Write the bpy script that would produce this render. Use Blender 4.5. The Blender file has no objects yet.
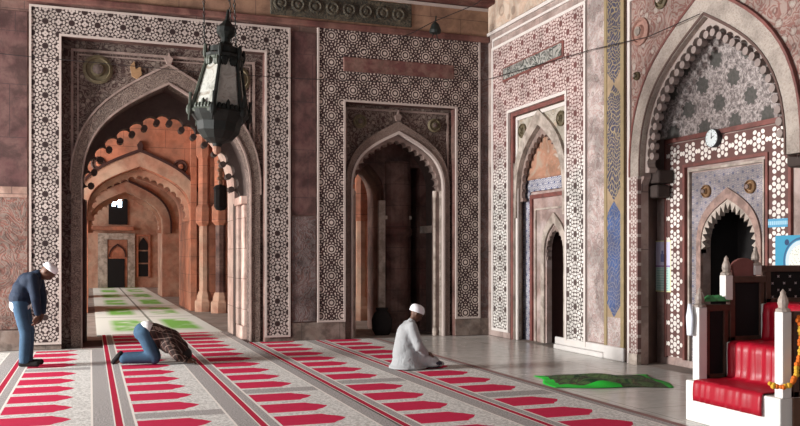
import bpy, bmesh, math, random
from mathutils import Matrix, Vector, Euler
random.seed(7)
PI = math.pi
SC = bpy.context.scene
COL = SC.collection

# ------------------------------------------------------------------ camera
YAW = 0.3456
cam = bpy.data.cameras.new('camera')
co = bpy.data.objects.new('camera', cam); COL.objects.link(co)
cam.sensor_fit = 'HORIZONTAL'; cam.sensor_width = 36.0
cam.lens = 860.5 / 800 * 36.0
cam.shift_y = (257.0 - 213.0) / 800
cam.clip_end = 200
co.location = (0, 0, 1.5)
co.rotation_euler = (PI / 2, 0, -YAW)
SC.camera = co

# ------------------------------------------------------------------ helpers
def tag(o, label=None, cat=None, group=None, kind=None):
    if label: o['label'] = label
    if cat: o['category'] = cat
    if group: o['group'] = group
    if kind: o['kind'] = kind
    return o

def empty(name, loc=(0, 0, 0), rz=0.0):
    o = bpy.data.objects.new(name, None); COL.objects.link(o)
    o.location = loc; o.rotation_euler = (0, 0, rz); o.empty_display_size = .1
    return o

class MB:
    def __init__(s): s.v = []; s.f = []
    def add(s, vs, fs):
        n = len(s.v); s.v += [tuple(p) for p in vs]; s.f += [tuple(i + n for i in f) for f in fs]; return s
    def box(s, x0, x1, y0, y1, z0, z1):
        vs = [(x, y, z) for z in (z0, z1) for y in (y0, y1) for x in (x0, x1)]
        return s.add(vs, [(0, 2, 3, 1), (4, 5, 7, 6), (0, 1, 5, 4), (2, 6, 7, 3), (0, 4, 6, 2), (1, 3, 7, 5)])
    def prism(s, poly, d0, d1):
        n = len(poly)
        vs = [(u, d0, z) for u, z in poly] + [(u, d1, z) for u, z in poly]
        fs = [tuple(range(n)), tuple(range(2 * n - 1, n - 1, -1))]
        fs += [(i, i + n, (i + 1) % n + n, (i + 1) % n) for i in range(n)]
        return s.add(vs, fs)
    def zprism(s, poly, z0, z1):
        n = len(poly)
        vs = [(x, y, z0) for x, y in poly] + [(x, y, z1) for x, y in poly]
        fs = [tuple(range(n)), tuple(range(2 * n - 1, n - 1, -1))]
        fs += [(i, i + n, (i + 1) % n + n, (i + 1) % n) for i in range(n)]
        return s.add(vs, fs)
    def lathe(s, prof, seg=16, c=(0, 0, 0), axis='z', phase=0.0):
        vs = []; n = len(prof)
        for k in range(seg):
            a = 2 * PI * k / seg + phase
            for r, h in prof:
                if axis == 'z': vs.append((c[0] + r * math.cos(a), c[1] + r * math.sin(a), c[2] + h))
                else: vs.append((c[0] + r * math.cos(a), c[1] + h, c[2] + r * math.sin(a)))
        fs = []
        for k in range(seg):
            k2 = (k + 1) % seg
            for i in range(n - 1):
                fs.append((k * n + i, k2 * n + i, k2 * n + i + 1, k * n + i + 1))
        fs.append(tuple(k * n for k in range(seg))); fs.append(tuple(k * n + n - 1 for k in range(seg)))
        return s.add(vs, fs)
    def tube(s, pts, rad, seg=8):
        P = [Vector(p) for p in pts]; n = len(P)
        R = rad if isinstance(rad, (list, tuple)) else [rad] * n
        vs = []
        up = Vector((0, 0, 1))
        for i in range(n):
            t = (P[min(i + 1, n - 1)] - P[max(i - 1, 0)]).normalized()
            a = t.cross(up)
            if a.length < 1e-3: a = t.cross(Vector((0, 1, 0)))
            a.normalize(); b = t.cross(a)
            for k in range(seg):
                q = 2 * PI * k / seg
                vs.append(P[i] + (a * math.cos(q) + b * math.sin(q)) * R[i])
        fs = []
        for i in range(n - 1):
            for k in range(seg):
                k2 = (k + 1) % seg
                fs.append((i * seg + k, i * seg + k2, (i + 1) * seg + k2, (i + 1) * seg + k))
        fs.append(tuple(range(seg))); fs.append(tuple((n - 1) * seg + k for k in range(seg)))
        return s.add(vs, fs)
    def ball(s, c, r, seg=12, rings=8, rot=None):
        r = (r, r, r) if not isinstance(r, (list, tuple)) else r
        vs = []; fs = []
        M = Euler(rot).to_matrix() if rot else None
        for i in range(1, rings):
            ph = PI * i / rings
            for k in range(seg):
                th = 2 * PI * k / seg
                p = Vector((r[0] * math.sin(ph) * math.cos(th), r[1] * math.sin(ph) * math.sin(th), r[2] * math.cos(ph)))
                vs.append(p)
        vs.append(Vector((0, 0, r[2]))); vs.append(Vector((0, 0, -r[2])))
        if M: vs = [M @ p for p in vs]
        vs = [p + Vector(c) for p in vs]
        for i in range(rings - 2):
            for k in range(seg):
                k2 = (k + 1) % seg
                fs.append((i * seg + k, i * seg + k2, (i + 1) * seg + k2, (i + 1) * seg + k))
        t = len(vs) - 2; b = t + 1
        for k in range(seg):
            k2 = (k + 1) % seg
            fs.append((t, k2, k)); fs.append((b, (rings - 2) * seg + k, (rings - 2) * seg + k2))
        return s.add(vs, fs)
    def build(s, name, mat, parent=None, loc=None, rz=None, smooth=False, bevel=0):
        me = bpy.data.meshes.new(name)
        me.from_pydata(s.v, [], s.f)
        bm = bmesh.new(); bm.from_mesh(me)
        bmesh.ops.recalc_face_normals(bm, faces=bm.faces)
        bm.to_mesh(me); bm.free()
        me.materials.append(mat)
        if smooth:
            for p in me.polygons: p.use_smooth = True
        o = bpy.data.objects.new(name, me); COL.objects.link(o)
        if parent: o.parent = parent
        if loc: o.location = loc
        if rz is not None: o.rotation_euler = (0, 0, rz)
        if bevel:
            m = o.modifiers.new('bevel', 'BEVEL'); m.width = bevel; m.segments = 2; m.limit_method = 'ANGLE'
        return o

def copy_tree(o, parent=None):
    c = o.copy(); COL.objects.link(c); c.parent = parent
    for ch in list(o.children): copy_tree(ch, c)
    return c

# ------------------------------------------------------------------ arches
def arch(cx, w, z0, z1, n=14):
    h = z1 - z0
    P = [(-w, 0), (-w * 1.02, .58 * h), (-.60 * w, .76 * h), (0, h)]
    L = []
    for i in range(n + 1):
        t = i / n; a = (1 - t) ** 3; b = 3 * (1 - t) ** 2 * t; c = 3 * (1 - t) * t * t; d = t ** 3
        L.append((a * P[0][0] + b * P[1][0] + c * P[2][0] + d * P[3][0], a * P[0][1] + b * P[1][1] + c * P[2][1] + d * P[3][1]))
    R = [(-x, y) for x, y in reversed(L[:-1])]
    return [(cx + x, z0 + y) for x, y in L + R]

def resample(pts, n):
    ls = [0]
    for a, b in zip(pts, pts[1:]): ls.append(ls[-1] + math.dist(a, b))
    out = []
    for k in range(n + 1):
        t = ls[-1] * k / n
        for i in range(len(pts) - 1):
            if ls[i + 1] >= t - 1e-9:
                q = (t - ls[i]) / (ls[i + 1] - ls[i] + 1e-12)
                out.append((pts[i][0] + (pts[i + 1][0] - pts[i][0]) * q, pts[i][1] + (pts[i + 1][1] - pts[i][1]) * q)); break
    return out

def cusps(cx, w, z0, z1, n, bulge=1.0, k=6):
    base = resample(arch(cx, w, z0, z1, 24), n)
    out = []; tips = []
    for i in range(n):
        a = Vector(base[i]); b = Vector(base[i + 1]); m = (a + b) / 2; r = (b - a).length / 2
        t = (b - a).normalized(); nrm = Vector((-t.y, t.x))
        if i: tips.append((a.x, a.y))
        for j in range(k + 1):
            if j == 0 and i: continue
            q = PI * (1 - j / k)
            p = m + t * (r * math.cos(q)) + nrm * (r * bulge * math.sin(q))
            out.append((p.x, p.y))
    return out, tips

def ring_door(u0, u1, zt, prof, zb=0.0):
    """U-shaped polygon: rectangle u0..u1 x zb..zt with an arched opening down to zb"""
    p = [(u0, zb)]
    if prof[0][1] > zb + 1e-6: p.append((prof[0][0], zb))
    p += prof
    if prof[-1][1] > zb + 1e-6: p.append((prof[-1][0], zb))
    return p + [(u1, zb), (u1, zt), (u0, zt)]

def band(outer, inner, zb=0.0):
    p = [(outer[0][0], zb)] + outer + [(outer[-1][0], zb), (inner[-1][0], zb)] + list(reversed(inner)) + [(inner[0][0], zb)]
    return p

def frame_poly(u0, u1, zt, i0, i1, izt, zb=0.0):
    return [(u0, zb), (u0, zt), (u1, zt), (u1, zb), (i1, zb), (i1, izt), (i0, izt), (i0, zb)]

# ------------------------------------------------------------------ node expressions
class X:
    nt = None
    def __init__(s, v): s.v = v
    @staticmethod
    def m(op, *a):
        n = X.nt.nodes.new('ShaderNodeMath'); n.operation = op
        for i, q in enumerate(a):
            q = q.v if isinstance(q, X) else q
            if isinstance(q, (int, float)): n.inputs[i].default_value = q
            else: X.nt.links.new(q, n.inputs[i])
        return X(n.outputs[0])
    def __add__(s, o): return X.m('ADD', s, o)
    __radd__ = __add__
    def __sub__(s, o): return X.m('SUBTRACT', s, o)
    def __rsub__(s, o): return X.m('SUBTRACT', o, s)
    def __mul__(s, o): return X.m('MULTIPLY', s, o)
    __rmul__ = __mul__
    def __truediv__(s, o): return X.m('DIVIDE', s, o)
    def __lt__(s, o): return X.m('LESS_THAN', s, o)
    def __gt__(s, o): return X.m('GREATER_THAN', s, o)
    def __and__(s, o): return X.m('MULTIPLY', s, o)
    def __or__(s, o): return X.m('MAXIMUM', s, o)
def xabs(a): return X.m('ABSOLUTE', a)
def xsin(a): return X.m('SINE', a)
def xcos(a): return X.m('COSINE', a)
def xmod(a, b): return X.m('FLOORED_MODULO', a, b)
def xmin(a, b): return X.m('MINIMUM', a, b)
def xmax(a, b): return X.m('MAXIMUM', a, b)
def xlen(a, b): return X.m('SQRT', a * a + b * b)
def xat(a, b): return X.m('ARCTAN2', a, b)
def xnot(a): return 1 - a
def pick(sel, a, b): return sel * a + (1 - sel) * b
def within(a, lo, hi): return (a > lo) & (a < hi)

class Mat:
    def __init__(s, name, rough=.8, spec=.3):
        s.m = bpy.data.materials.new(name); s.m.use_nodes = True
        s.nt = s.m.node_tree; X.nt = s.nt
        s.b = s.nt.nodes['Principled BSDF']
        s.b.inputs['Roughness'].default_value = rough
        s.b.inputs['Specular IOR Level'].default_value = spec
        tc = s.nt.nodes.new('ShaderNodeTexCoord'); s.co = tc.outputs['Object']
        sp = s.nt.nodes.new('ShaderNodeSeparateXYZ'); s.nt.links.new(s.co, sp.inputs[0])
        s.x, s.y, s.z = X(sp.outputs[0]), X(sp.outputs[1]), X(sp.outputs[2])
    def noise(s, scale, detail=4, rough=.6, dist=0.0, col=False):
        n = s.nt.nodes.new('ShaderNodeTexNoise'); n.inputs['Scale'].default_value = scale
        n.inputs['Detail'].default_value = detail; n.inputs['Roughness'].default_value = rough
        n.inputs['Distortion'].default_value = dist
        s.nt.links.new(s.co, n.inputs['Vector'])
        return n.outputs['Color'] if col else X(n.outputs[0])
    def voro(s, scale, feature='F1', rnd=1.0):
        n = s.nt.nodes.new('ShaderNodeTexVoronoi'); n.feature = feature; n.inputs['Scale'].default_value = scale
        n.inputs['Randomness'].default_value = rnd
        s.nt.links.new(s.co, n.inputs['Vector']); return X(n.outputs['Distance'])
    def rgb(s, c):
        if isinstance(c, (tuple, list)):
            n = s.nt.nodes.new('ShaderNodeRGB'); n.outputs[0].default_value = (*c[:3], 1); return n.outputs[0]
        return c
    def mix(s, f, a, b, mode='MIX'):
        n = s.nt.nodes.new('ShaderNodeMix'); n.data_type = 'RGBA'; n.blend_type = mode
        fs, A, B = n.inputs[0], n.inputs[6], n.inputs[7]
        for q, sock in ((f, fs), (a, A), (b, B)):
            q = q.v if isinstance(q, X) else q
            if isinstance(q, (int, float)): sock.default_value = q
            elif isinstance(q, (tuple, list)): sock.default_value = (*q[:3], 1)
            else: s.nt.links.new(q, sock)
        return n.outputs[2]
    def ramp(s, f, stops):
        n = s.nt.nodes.new('ShaderNodeValToRGB'); s.nt.links.new(f.v, n.inputs[0])
        e = n.color_ramp.elements
        while len(e) < len(stops): e.new(.5)
        for q, (p, c) in zip(e, stops): q.position = p; q.color = (*c, 1)
        return n.outputs[0]
    def color(s, c):
        if isinstance(c, (tuple, list)): s.b.inputs['Base Color'].default_value = (*c[:3], 1)
        else: s.nt.links.new(c, s.b.inputs['Base Color'])
        return s
    def bump(s, h, strength=.4, dist=.01):
        n = s.nt.nodes.new('ShaderNodeBump'); n.inputs['Strength'].default_value = strength
        n.inputs['Distance'].default_value = dist
        s.nt.links.new(h.v, n.inputs['Height']); s.nt.links.new(n.outputs[0], s.b.inputs['Normal']); return s
    def wear(s, c, amt=.5, scale=2.2, dark=(.34, .33, .32)):
        """blotchy age stains with a shape of their own"""
        n = s.noise(scale, 6, .65, .3)
        f = X.m('MULTIPLY', xmin(xmax((n - .43) * 6, 0), 1), min(1, amt * 1.5))
        c = s.mix(f, c, s.mix(1.0, c, dark, 'MULTIPLY'))
        n2 = s.noise(scale * 9, 3, .7)
        return s.mix(xmin(xmax((n2 - .5) * 3, 0), 1) * (amt * .6), c, s.mix(1.0, c, (.6, .55, .5), 'MULTIPLY'))

def plain(name, c, rough=.8, var=.25, scale=6, spec=.3, bump=0, metal=0):
    M = Mat(name, rough, spec)
    n = M.noise(scale, 5)
    M.color(M.mix(n, tuple(q * (1 - var) for q in c), tuple(min(1, q * (1 + var)) for q in c)))
    M.b.inputs['Metallic'].default_value = metal
    if bump: M.bump(n, bump, .01)
    return M.m

def stone(name, c1, c2, scale=1.6, joints=None, rough=.75, amt=.4):
    M = Mat(name, rough)
    n = M.noise(scale, 6, .6, .4)
    f = xmin(xmax((n - .4) * 5, 0), 1)
    c = M.wear(M.mix(f, c1, c2), amt, scale * 1.5)
    if joints:
        bw, bh = joints
        row = X.m('FLOOR', M.z / bh)
        a = xmod(M.x + M.y + row * bw * .47, bw); b = xmod(M.z, bh)
        j = (a < .012) | (b < .012)
        c = M.mix(j * .6, c, (.03, .02, .02))
    M.color(c); M.bump(M.noise(30, 3), .25, .01)
    return M.m

def near_lattice(u, z, s, t=None):
    t = t or s
    a1 = xmod(u, s) - s / 2; b1 = xmod(z, t) - t / 2
    a2 = xmod(u + s / 2, s) - s / 2; b2 = xmod(z + t / 2, t) - t / 2
    r1 = xlen(a1, b1); r2 = xlen(a2, b2); sel = r1 < r2
    return pick(sel, a1, a2), pick(sel, b1, b2), xmin(r1, r2)

def petals(r, th, n, rad, a_, b_, off=0.0):
    """n oval petals centred on a circle of radius rad"""
    w = 2 * PI / n
    t = xmod(th + off, w) - w / 2
    px = r * xcos(t) - rad; py = r * xsin(t)
    return (px * px / (a_ * a_) + py * py / (b_ * b_)) < 1

def inlay_star(name, u0, z0, s, light, dark, t=None, amt=.35, top=None, zsw=2.7, core=.10):
    """girih of pale petals round dark stars"""
    M = Mat(name, .6)
    a, b, r = near_lattice(M.x - u0, M.z - z0, s, t)
    th = xat(b, a)
    m = petals(r, th, 8, s * .185, s * .062, s * .046) | petals(r, th, 8, s * .30, s * .050, s * .072, PI / 8) | petals(r, th, 8, s * .335, s * .06, s * .03)
    m = m | petals(r, th, 16, s * .43, s * .055, s * .055, PI / 16) | (r > s * .505) | within(r, s * .125, s * .14)
    m = m & xnot(r * (1 + .3 * xcos(th * 8)) < s * core)
    if top:
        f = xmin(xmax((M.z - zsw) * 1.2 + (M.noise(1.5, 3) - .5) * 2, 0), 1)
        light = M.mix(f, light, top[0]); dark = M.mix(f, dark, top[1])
    M.color(M.wear(M.mix(m, dark, light), amt)); return M.m

def inlay_circle(name, u0, z0, s, light, dark, amt=.35, t=None):
    """rosettes: pale core, dark ring, petal ring, dots between"""
    M = Mat(name, .6)
    a, b, r = near_lattice(M.x - u0, M.z - z0, s, t)
    th = xat(b, a)
    m = (r < s * .085) | within(r, s * .145, s * .195) | petals(r, th, 12, s * .275, s * .032, s * .048)
    m = m | petals(r, th, 12, s * .385, s * .036, s * .048, PI / 12) | petals(r, th, 12, s * .485, s * .035, s * .05) | (r > s * .56)
    M.color(M.wear(M.mix(m, dark, light), amt)); return M.m

def inlay_hex(name, u0, z0, s, light, dark, amt=.2, t=None):
    """one rosette per cell: six pale petals round a pale hexagon"""
    M = Mat(name, .55)
    t = t or s
    a = xmod(M.x - u0 + s / 2, s) - s / 2; b = (xmod(M.z - z0 + t / 2, t) - t / 2) * (s / t)
    r = xlen(a, b); th = xat(b, a)
    m = (r < s * .125) | petals(r, th, 6, s * .255, s * .10, s * .088) | petals(r, th, 6, s * .42, s * .09, s * .105, PI / 6) | petals(r, th, 4, s * .62, s * .10, s * .10, PI / 4)
    M.color(M.wear(M.mix(m, dark, light), amt)); return M.m

def floral(name, bg, c1, c2, scale=5, amt=.3, thr=.5):
    """curling painted leaf work"""
    M = Mat(name, .7)
    n = M.noise(scale, 3, .55, 1.6)
    k = xabs(xsin(n * 24))
    v = M.voro(scale * 1.9)
    f = xmin(xmax((k - .45) * 2.5, 0), 1) * .75
    c = M.mix(f, bg, c1)
    c = M.mix(xmin(xmax((.30 - v) * 8, 0), 1) * .7, c, c2)
    c = M.mix(within(v, .30, .36) * .5, c, tuple(q * .4 for q in bg))
    M.color(M.wear(c, amt)); M.bump(k, .4, .01); return M.m

# ------------------------------------------------------------------ colours
M_ = {}
SAND_D = stone('red_sandstone_dark', (.105, .045, .037), (.19, .115, .095), 1.5, (.9, .42), .7, .5)
SAND_P = stone('red_sandstone_pale', (.36, .24, .19), (.27, .16, .125), 1.8, (.9, .5), .7, .35)
SAND_O = stone('orange_sandstone', (.52, .19, .11), (.38, .17, .11), 1.2, (1.1, .5), .8, .35)
SAND_PO = stone('pale_orange_sandstone', (.50, .33, .24), (.44, .22, .15), 1.3, None, .8, .3)
MAROON = stone('maroon_plaster', (.085, .036, .034), (.12, .062, .055), 2.2, (1.4, .85), .7, .5)
BASE_S = stone('grey_brown_dado', (.21, .165, .14), (.15, .105, .085), 2.5, (.7, .8), .6, .5)
BEIGE = stone('ochre_plaster', (.32, .19, .12), (.24, .135, .09), 1.2, (1.3, 2), .8, .4)
CREAM = stone('cream_marble', (.50, .43, .37), (.40, .33, .28), 3, None, .5, .45)
CREAM_D = stone('cream_line_marble', (.30, .22, .19), (.24, .175, .15), 3, None, .5, .3)
WHITE_L = plain('white_marble_line', (.42, .35, .315), .5, .12)
WHITE_R = plain('white_marble_border', (.62, .57, .53), .5, .1)
REDLINE = stone('red_border_stone', (.22, .075, .062), (.17, .07, .06), 3, None, .6, .3)
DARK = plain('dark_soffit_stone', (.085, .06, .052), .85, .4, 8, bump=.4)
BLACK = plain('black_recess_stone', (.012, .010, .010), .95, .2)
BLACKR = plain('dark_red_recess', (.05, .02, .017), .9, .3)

STAR_L = inlay_star('star_inlay', -.68, 5.3, .3979, (.43, .365, .33), (.025, .012, .011), amt=.3)
CIRC_C = inlay_circle('rosette_inlay', 4.08, 5.0, .405, (.50, .415, .365), (.032, .013, .013), .3, t=.48)
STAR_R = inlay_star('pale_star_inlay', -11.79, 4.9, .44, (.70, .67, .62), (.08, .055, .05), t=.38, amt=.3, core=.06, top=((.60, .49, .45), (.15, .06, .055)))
BLUE_T = inlay_star('blue_tile_border', -13.93, 2.78, .20, (.58, .56, .56), (.11, .12, .22))
HEX_M = inlay_hex('hexagon_inlay', -9.885, .295, .3167, (.80, .75, .69), (.13, .06, .052), t=.29)
HEX_S = inlay_hex('small_hexagon_inlay', -10.2, .4, .2, (.52, .45, .41), (.20, .11, .10))
FLOR_D = floral('carved_flower_spandrel', (.055, .028, .024), (.20, .155, .13), (.26, .21, .175), 4)
FLOR_R = floral('painted_red_spandrel', (.24, .115, .095), (.36, .29, .25), (.44, .40, .35), 3.0)
FLOR_W = floral('faded_flower_wall', (.19, .085, .065), (.20, .16, .135), (.11, .07, .06), 3.2, .5)
FLOR_S = floral('greyish_flower_panel', (.12, .068, .06), (.16, .135, .13), (.08, .05, .048), 3.4, .5)
FLOR_P = floral('pink_flower_strip', (.42, .31, .285), (.50, .45, .42), (.33, .235, .215), 3, .45)
ARCHB = floral('carved_arch_band', (.085, .055, .045), (.26, .20, .165), (.20, .14, .11), 9, .2)
ARCHC = floral('pale_arch_band', (.40, .34, .29), (.46, .40, .35), (.34, .27, .235), 14, .3)
ARCHD = floral('brown_arch_band', (.15, .10, .085), (.26, .20, .165), (.18, .12, .10), 14, .3)
SPAN_C = floral('cream_spandrel', (.42, .37, .30), (.48, .43, .36), (.36, .27, .19), 2, .35)
TILE_M = inlay_star('blue_grey_tile_spandrel', -8.84, 2.3, .17, (.44, .38, .35), (.13, .13, .19), amt=.4)
FRIEZE = floral('dark_green_frieze', (.035, .033, .026), (.13, .105, .07), (.07, .05, .035), 4.5, .4)
CART = floral('cartouche_inlay', (.07, .075, .065), (.46, .44, .40), (.12, .10, .09), 3.2, .2)

# ------------------------------------------------------------------ structure: back wall
D = 15.0
def part(mb, name, mat, parent, **k): return mb.build(name, mat, parent, **k)

PINKP = stone('pale_pink_pier', (.62, .47, .40), (.52, .34, .28), 1.5, (2.0, .55), .7, .3)
WB = MB()
WB_h = 8.6
# masonry between the openings (front face just behind the inlaid facing)
aL = arch(1.265, 1.39, 2.6, 4.45)
aC = arch(5.42, .90, 2.75, 3.80)
UL0, UL1, ZL = -.44, 2.88, 5.08
UC0, UC1, ZC = 4.34, 6.51, 4.31
poly = [(-10, 0), (UL0, 0), (UL0, ZL), (UL1, ZL), (UL1, 0), (UC0, 0), (UC0, ZC), (UC1, ZC), (UC1, 0), (7.2, 0), (7.2, WB_h), (-10, WB_h)]
WB.prism(poly, 0, .2)
wall_back = WB.build('wall_back', SAND_D, loc=(0, D, 0)); tag(wall_back, kind='structure')
# recess planes with arched openings
part(MB().prism(ring_door(UL0, UL1, ZL, aL), .2, .55), 'spandrel', FLOR_D, wall_back)
part(MB().prism(ring_door(UC0, UC1, ZC, aC), .2, .5), 'spandrel', FLOR_D, wall_back)
# deep masonry behind
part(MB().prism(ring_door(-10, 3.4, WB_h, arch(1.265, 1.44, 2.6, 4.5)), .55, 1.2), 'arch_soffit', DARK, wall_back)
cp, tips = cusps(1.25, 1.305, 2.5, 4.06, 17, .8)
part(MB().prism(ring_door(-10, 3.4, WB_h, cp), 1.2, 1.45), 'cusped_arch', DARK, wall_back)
t = MB()
for (x, z) in tips:
    cx, cz = 1.265, 2.9
    v = Vector((cx - x, cz - z)).normalized()
    t.prism([(x + v.x * .06 + .058 * math.cos(q * PI / 4), z + v.y * .06 + .058 * math.sin(q * PI / 4)) for q in range(8)], 1.18, 1.43)
part(t, 'cusp_tip', DARK, wall_back)
part(MB().prism(ring_door(-10, 3.4, WB_h, arch(1.235, 1.345, 2.6, 4.4)), 1.45, 2.3), 'inner_pier', PINKP, wall_back)
# right pier mouldings of the great arch
pier = MB()
pier.box(2.60, 2.70, .55, .80, .25, 2.45); pier.box(2.56, 2.70, .95, 1.2, .25, 2.45)
pier.box(2.565, 2.70, .55, 1.22, 0, .25); pier.box(2.54, 2.70, .5, 1.24, 2.45, 2.6)
part(pier, 'engaged_pier', PINKP, wall_back, bevel=.02)
pier = MB()
pier.box(-.16, -.09, .9, 1.2, .0, 2.5)
part(pier, 'dark_jamb', BLACKR, wall_back)  # jamb coloured dark to carry the shade on this reveal

# facing: pale borders and inlaid bands
def nested(parent, u0, u1, zt, i0, i1, izt, zb, mat, line, lw=.034, d=-.03, izb=None):
    izb = zb
    part(MB().prism(frame_poly(u0 + lw, u1 - lw, zt - lw, i0 - lw, i1 + lw, izt + lw, zb + lw), d, .0), 'inlaid_border', mat, parent)
    b = MB()
    b.prism(frame_poly(u0, u1, zt, u0 + lw, u1 - lw, zt - lw, zb + lw), d - .015, 0)
    b.prism(frame_poly(i0 - lw, i1 + lw, izt + lw, i0, i1, izt, zb + lw), d - .015, 0)
    b.box(u0, i0, d - .015, 0, zb, zb + lw); b.box(i1, u1, d - .015, 0, zb, zb + lw)
    part(b, 'marble_fillet', line, parent)
nested(wall_back, -.92, 3.33, 5.55, UL0, UL1, ZL, .09, STAR_L, WHITE_L)
nested(wall_back, 3.82, 7.02, 5.64, UC0, UC1, ZC, .33, CIRC_C, WHITE_L, .035)
# inscription plaque
pl = MB().box(4.30, 6.47, -.06, 0, 4.86, 5.12)
part(pl, 'red_plaque', stone('plaque_red_stone', (.13, .05, .045), (.18, .10, .08), 6, None, .7, .3), wall_back, bevel=.015)
# inner thin lines of great recess
b = MB(); b.prism(frame_poly(-.30, 2.74, 4.94, -.26, 2.70, 4.90, 0), .17, .2)
b.prism(frame_poly(-.20, 2.66, 4.86, -.18, 2.64, 4.84, 2.6), .18, .2)
part(b, 'marble_fillet', CREAM_D, wall_back)
b = MB(); b.prism(frame_poly(4.40, 6.45, 4.25, 4.43, 6.42, 4.22, 0), .17, .2)
part(b, 'marble_fillet', CREAM_D, wall_back)
# archivolts
part(MB().prism(band(arch(1.265, 1.56, 2.6, 4.76), arch(1.265, 1.39, 2.6, 4.45)), .14, .22), 'archivolt', ARCHB, wall_back)
b = MB(); b.prism(band(arch(1.265, 1.585, 2.6, 4.80), arch(1.265, 1.56, 2.6, 4.76), 2.6), .13, .2)
b.prism(band(arch(1.265, 1.41, 2.6, 4.48), arch(1.265, 1.385, 2.6, 4.44), 0), .12, .2)
part(b, 'marble_fillet', CREAM_D, wall_back)
part(MB().prism(band(arch(5.42, 1.03, 2.75, 4.03), arch(5.42, .93, 2.75, 3.84)), .12, .22), 'archivolt', ARCHD, wall_back)
b = MB(); b.prism(band(arch(5.42, .93, 2.75, 3.85), arch(5.42, .895, 2.75, 3.79)), .10, .2)
part(b, 'marble_fillet', WHITE_L, wall_back)
cp, tips = cusps(5.42, .80, 2.72, 3.66, 19, .9)
part(MB().prism(band(arch(5.42, .91, 2.72, 3.82), cp, .0), .25, .45), 'cusped_arch', CREAM_D, wall_back)
b = MB()
for (u, r) in ((6.32, .03), (6.20, .028), (4.55, .03)):
    b.lathe([(r * 1.6, 0), (r * 1.6, .12), (r, .16), (r, 2.6), (r * 1.7, 2.66), (r * 1.7, 2.76)], 8, (u, .26, 0))
part(b, 'colonnette', CREAM, wall_back)
# spandrel roundels
def roundel(parent, u, z, r, d, m1, m2, name='roundel'):
    o = part(MB().lathe([(0, 0), (r, 0), (r, -.03), (r * .8, -.05), (r * .74, -.02), (r * .5, -.02), (r * .42, -.055), (r * .2, -.055), (r * .12, -.03), (0, -.03)], 24, (u, d, z), 'y'), name, m1, parent, smooth=False)
    part(MB().lathe([(0, 0), (r * .36, 0), (r * .36, -.075), (r * .1, -.09), (0, -.09)], 8, (u, d, z), 'y'), 'boss', m2, parent=o)
OLIVE = plain('gilded_roundel', (.12, .095, .055), .6, .5, 20)
OCHRE = plain('ochre_leaf', (.26, .15, .075), .6, .3, 20)
roundel(wall_back, .12, 4.62, .24, .2, OLIVE, DARK); roundel(wall_back, 2.42, 4.62, .24, .2, OLIVE, DARK)
part(MB().prism([(.63, 4.72), (.66, 4.55), (.75, 4.50), (.82, 4.58), (.80, 4.72), (.72, 4.66), (.70, 4.80)], .15, .2), 'leaf_relief', OCHRE, wall_back)
roundel(wall_back, 4.68, 4.0, .13, .2, OLIVE, DARK); roundel(wall_back, 6.16, 4.0, .13, .2, OLIVE, DARK)
for (u, z) in ((1.265, 4.80), (5.42, 4.05)):
    part(MB().prism([(u - .04, z), (u - .07, z + .09), (u - .02, z + .12), (u, z + .2), (u + .02, z + .12), (u + .07, z + .09), (u + .04, z)], .13, .2), 'finial_relief', CREAM_D, wall_back)
# painted panels between the borders
part(MB().box(3.36, 3.79, -.02, 0, 2.25, 5.5), 'painted_panel', MAROON, wall_back)
part(MB().box(3.36, 3.79, -.02, 0, .35, 2.22), 'flower_panel', FLOR_S, wall_back)
part(MB().box(-10, -.95, -.02, 0, 2.62, 5.42), 'painted_panel', MAROON, wall_back)
part(MB().box(-10, -.95, -.02, 0, .35, 2.45), 'flower_panel', FLOR_W, wall_back)
part(MB().box(-10, -.95, -.035, 0, 2.45, 2.62), 'stone_course', SAND_P, wall_back)
part(MB().box(7.04, 7.2, -.02, 0, .3, 5.6), 'flower_panel', FLOR_S, wall_back)
b = MB(); b.box(-10, -.95, -.03, 0, 0, .33); b.box(-.95, UL0, -.015, 0, 0, .09); b.box(UL1, 3.36, -.015, 0, 0, .09)
b.box(3.36, UC0, -.03, 0, 0, .33); b.box(UC1, 7.2, -.03, 0, 0, .33)
part(b, 'stone_dado', BASE_S, wall_back)
# top: red cornice, ochre course, dark frieze, carved cornice
part(MB().box(-10, 7.2, -.10, 0, 5.60, 5.71), 'cornice', stone('cornice_red_stone', (.13, .05, .042), (.18, .09, .07), 2, None), wall_back, bevel=.02)
part(MB().box(-10, 7.2, -.03, 0, 5.71, 6.24), 'ochre_course', BEIGE, wall_back)
part(MB().box(2.97, 5.62, -.05, 0, 5.76, 6.19), 'carved_frieze', FRIEZE, wall_back, bevel=.02)
for k in range(8):
    u = 3.15 + k * .315
    part(MB().lathe([(0, 0), (.13, 0), (.13, -.02), (.10, -.03), (.07, -.012), (.03, -.03), (0, -.03)], 14, (u, -.05, 5.97), 'y'), 'frieze_medallion', FRIEZE, wall_back)
part(MB().box(-10, 7.2, -.07, 0, 6.20, 6.25), 'marble_fillet', WHITE_L, wall_back)
b = MB(); b.box(-10, 7.2, -.35, 0, 6.27, 6.42); b.box(-10, 7.2, -.6, 0, 6.42, WB_h)
part(b, 'upper_cornice', stone('upper_dark_red', (.13, .045, .038), (.18, .09, .07), 5, None), wall_back, bevel=.03)

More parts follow.
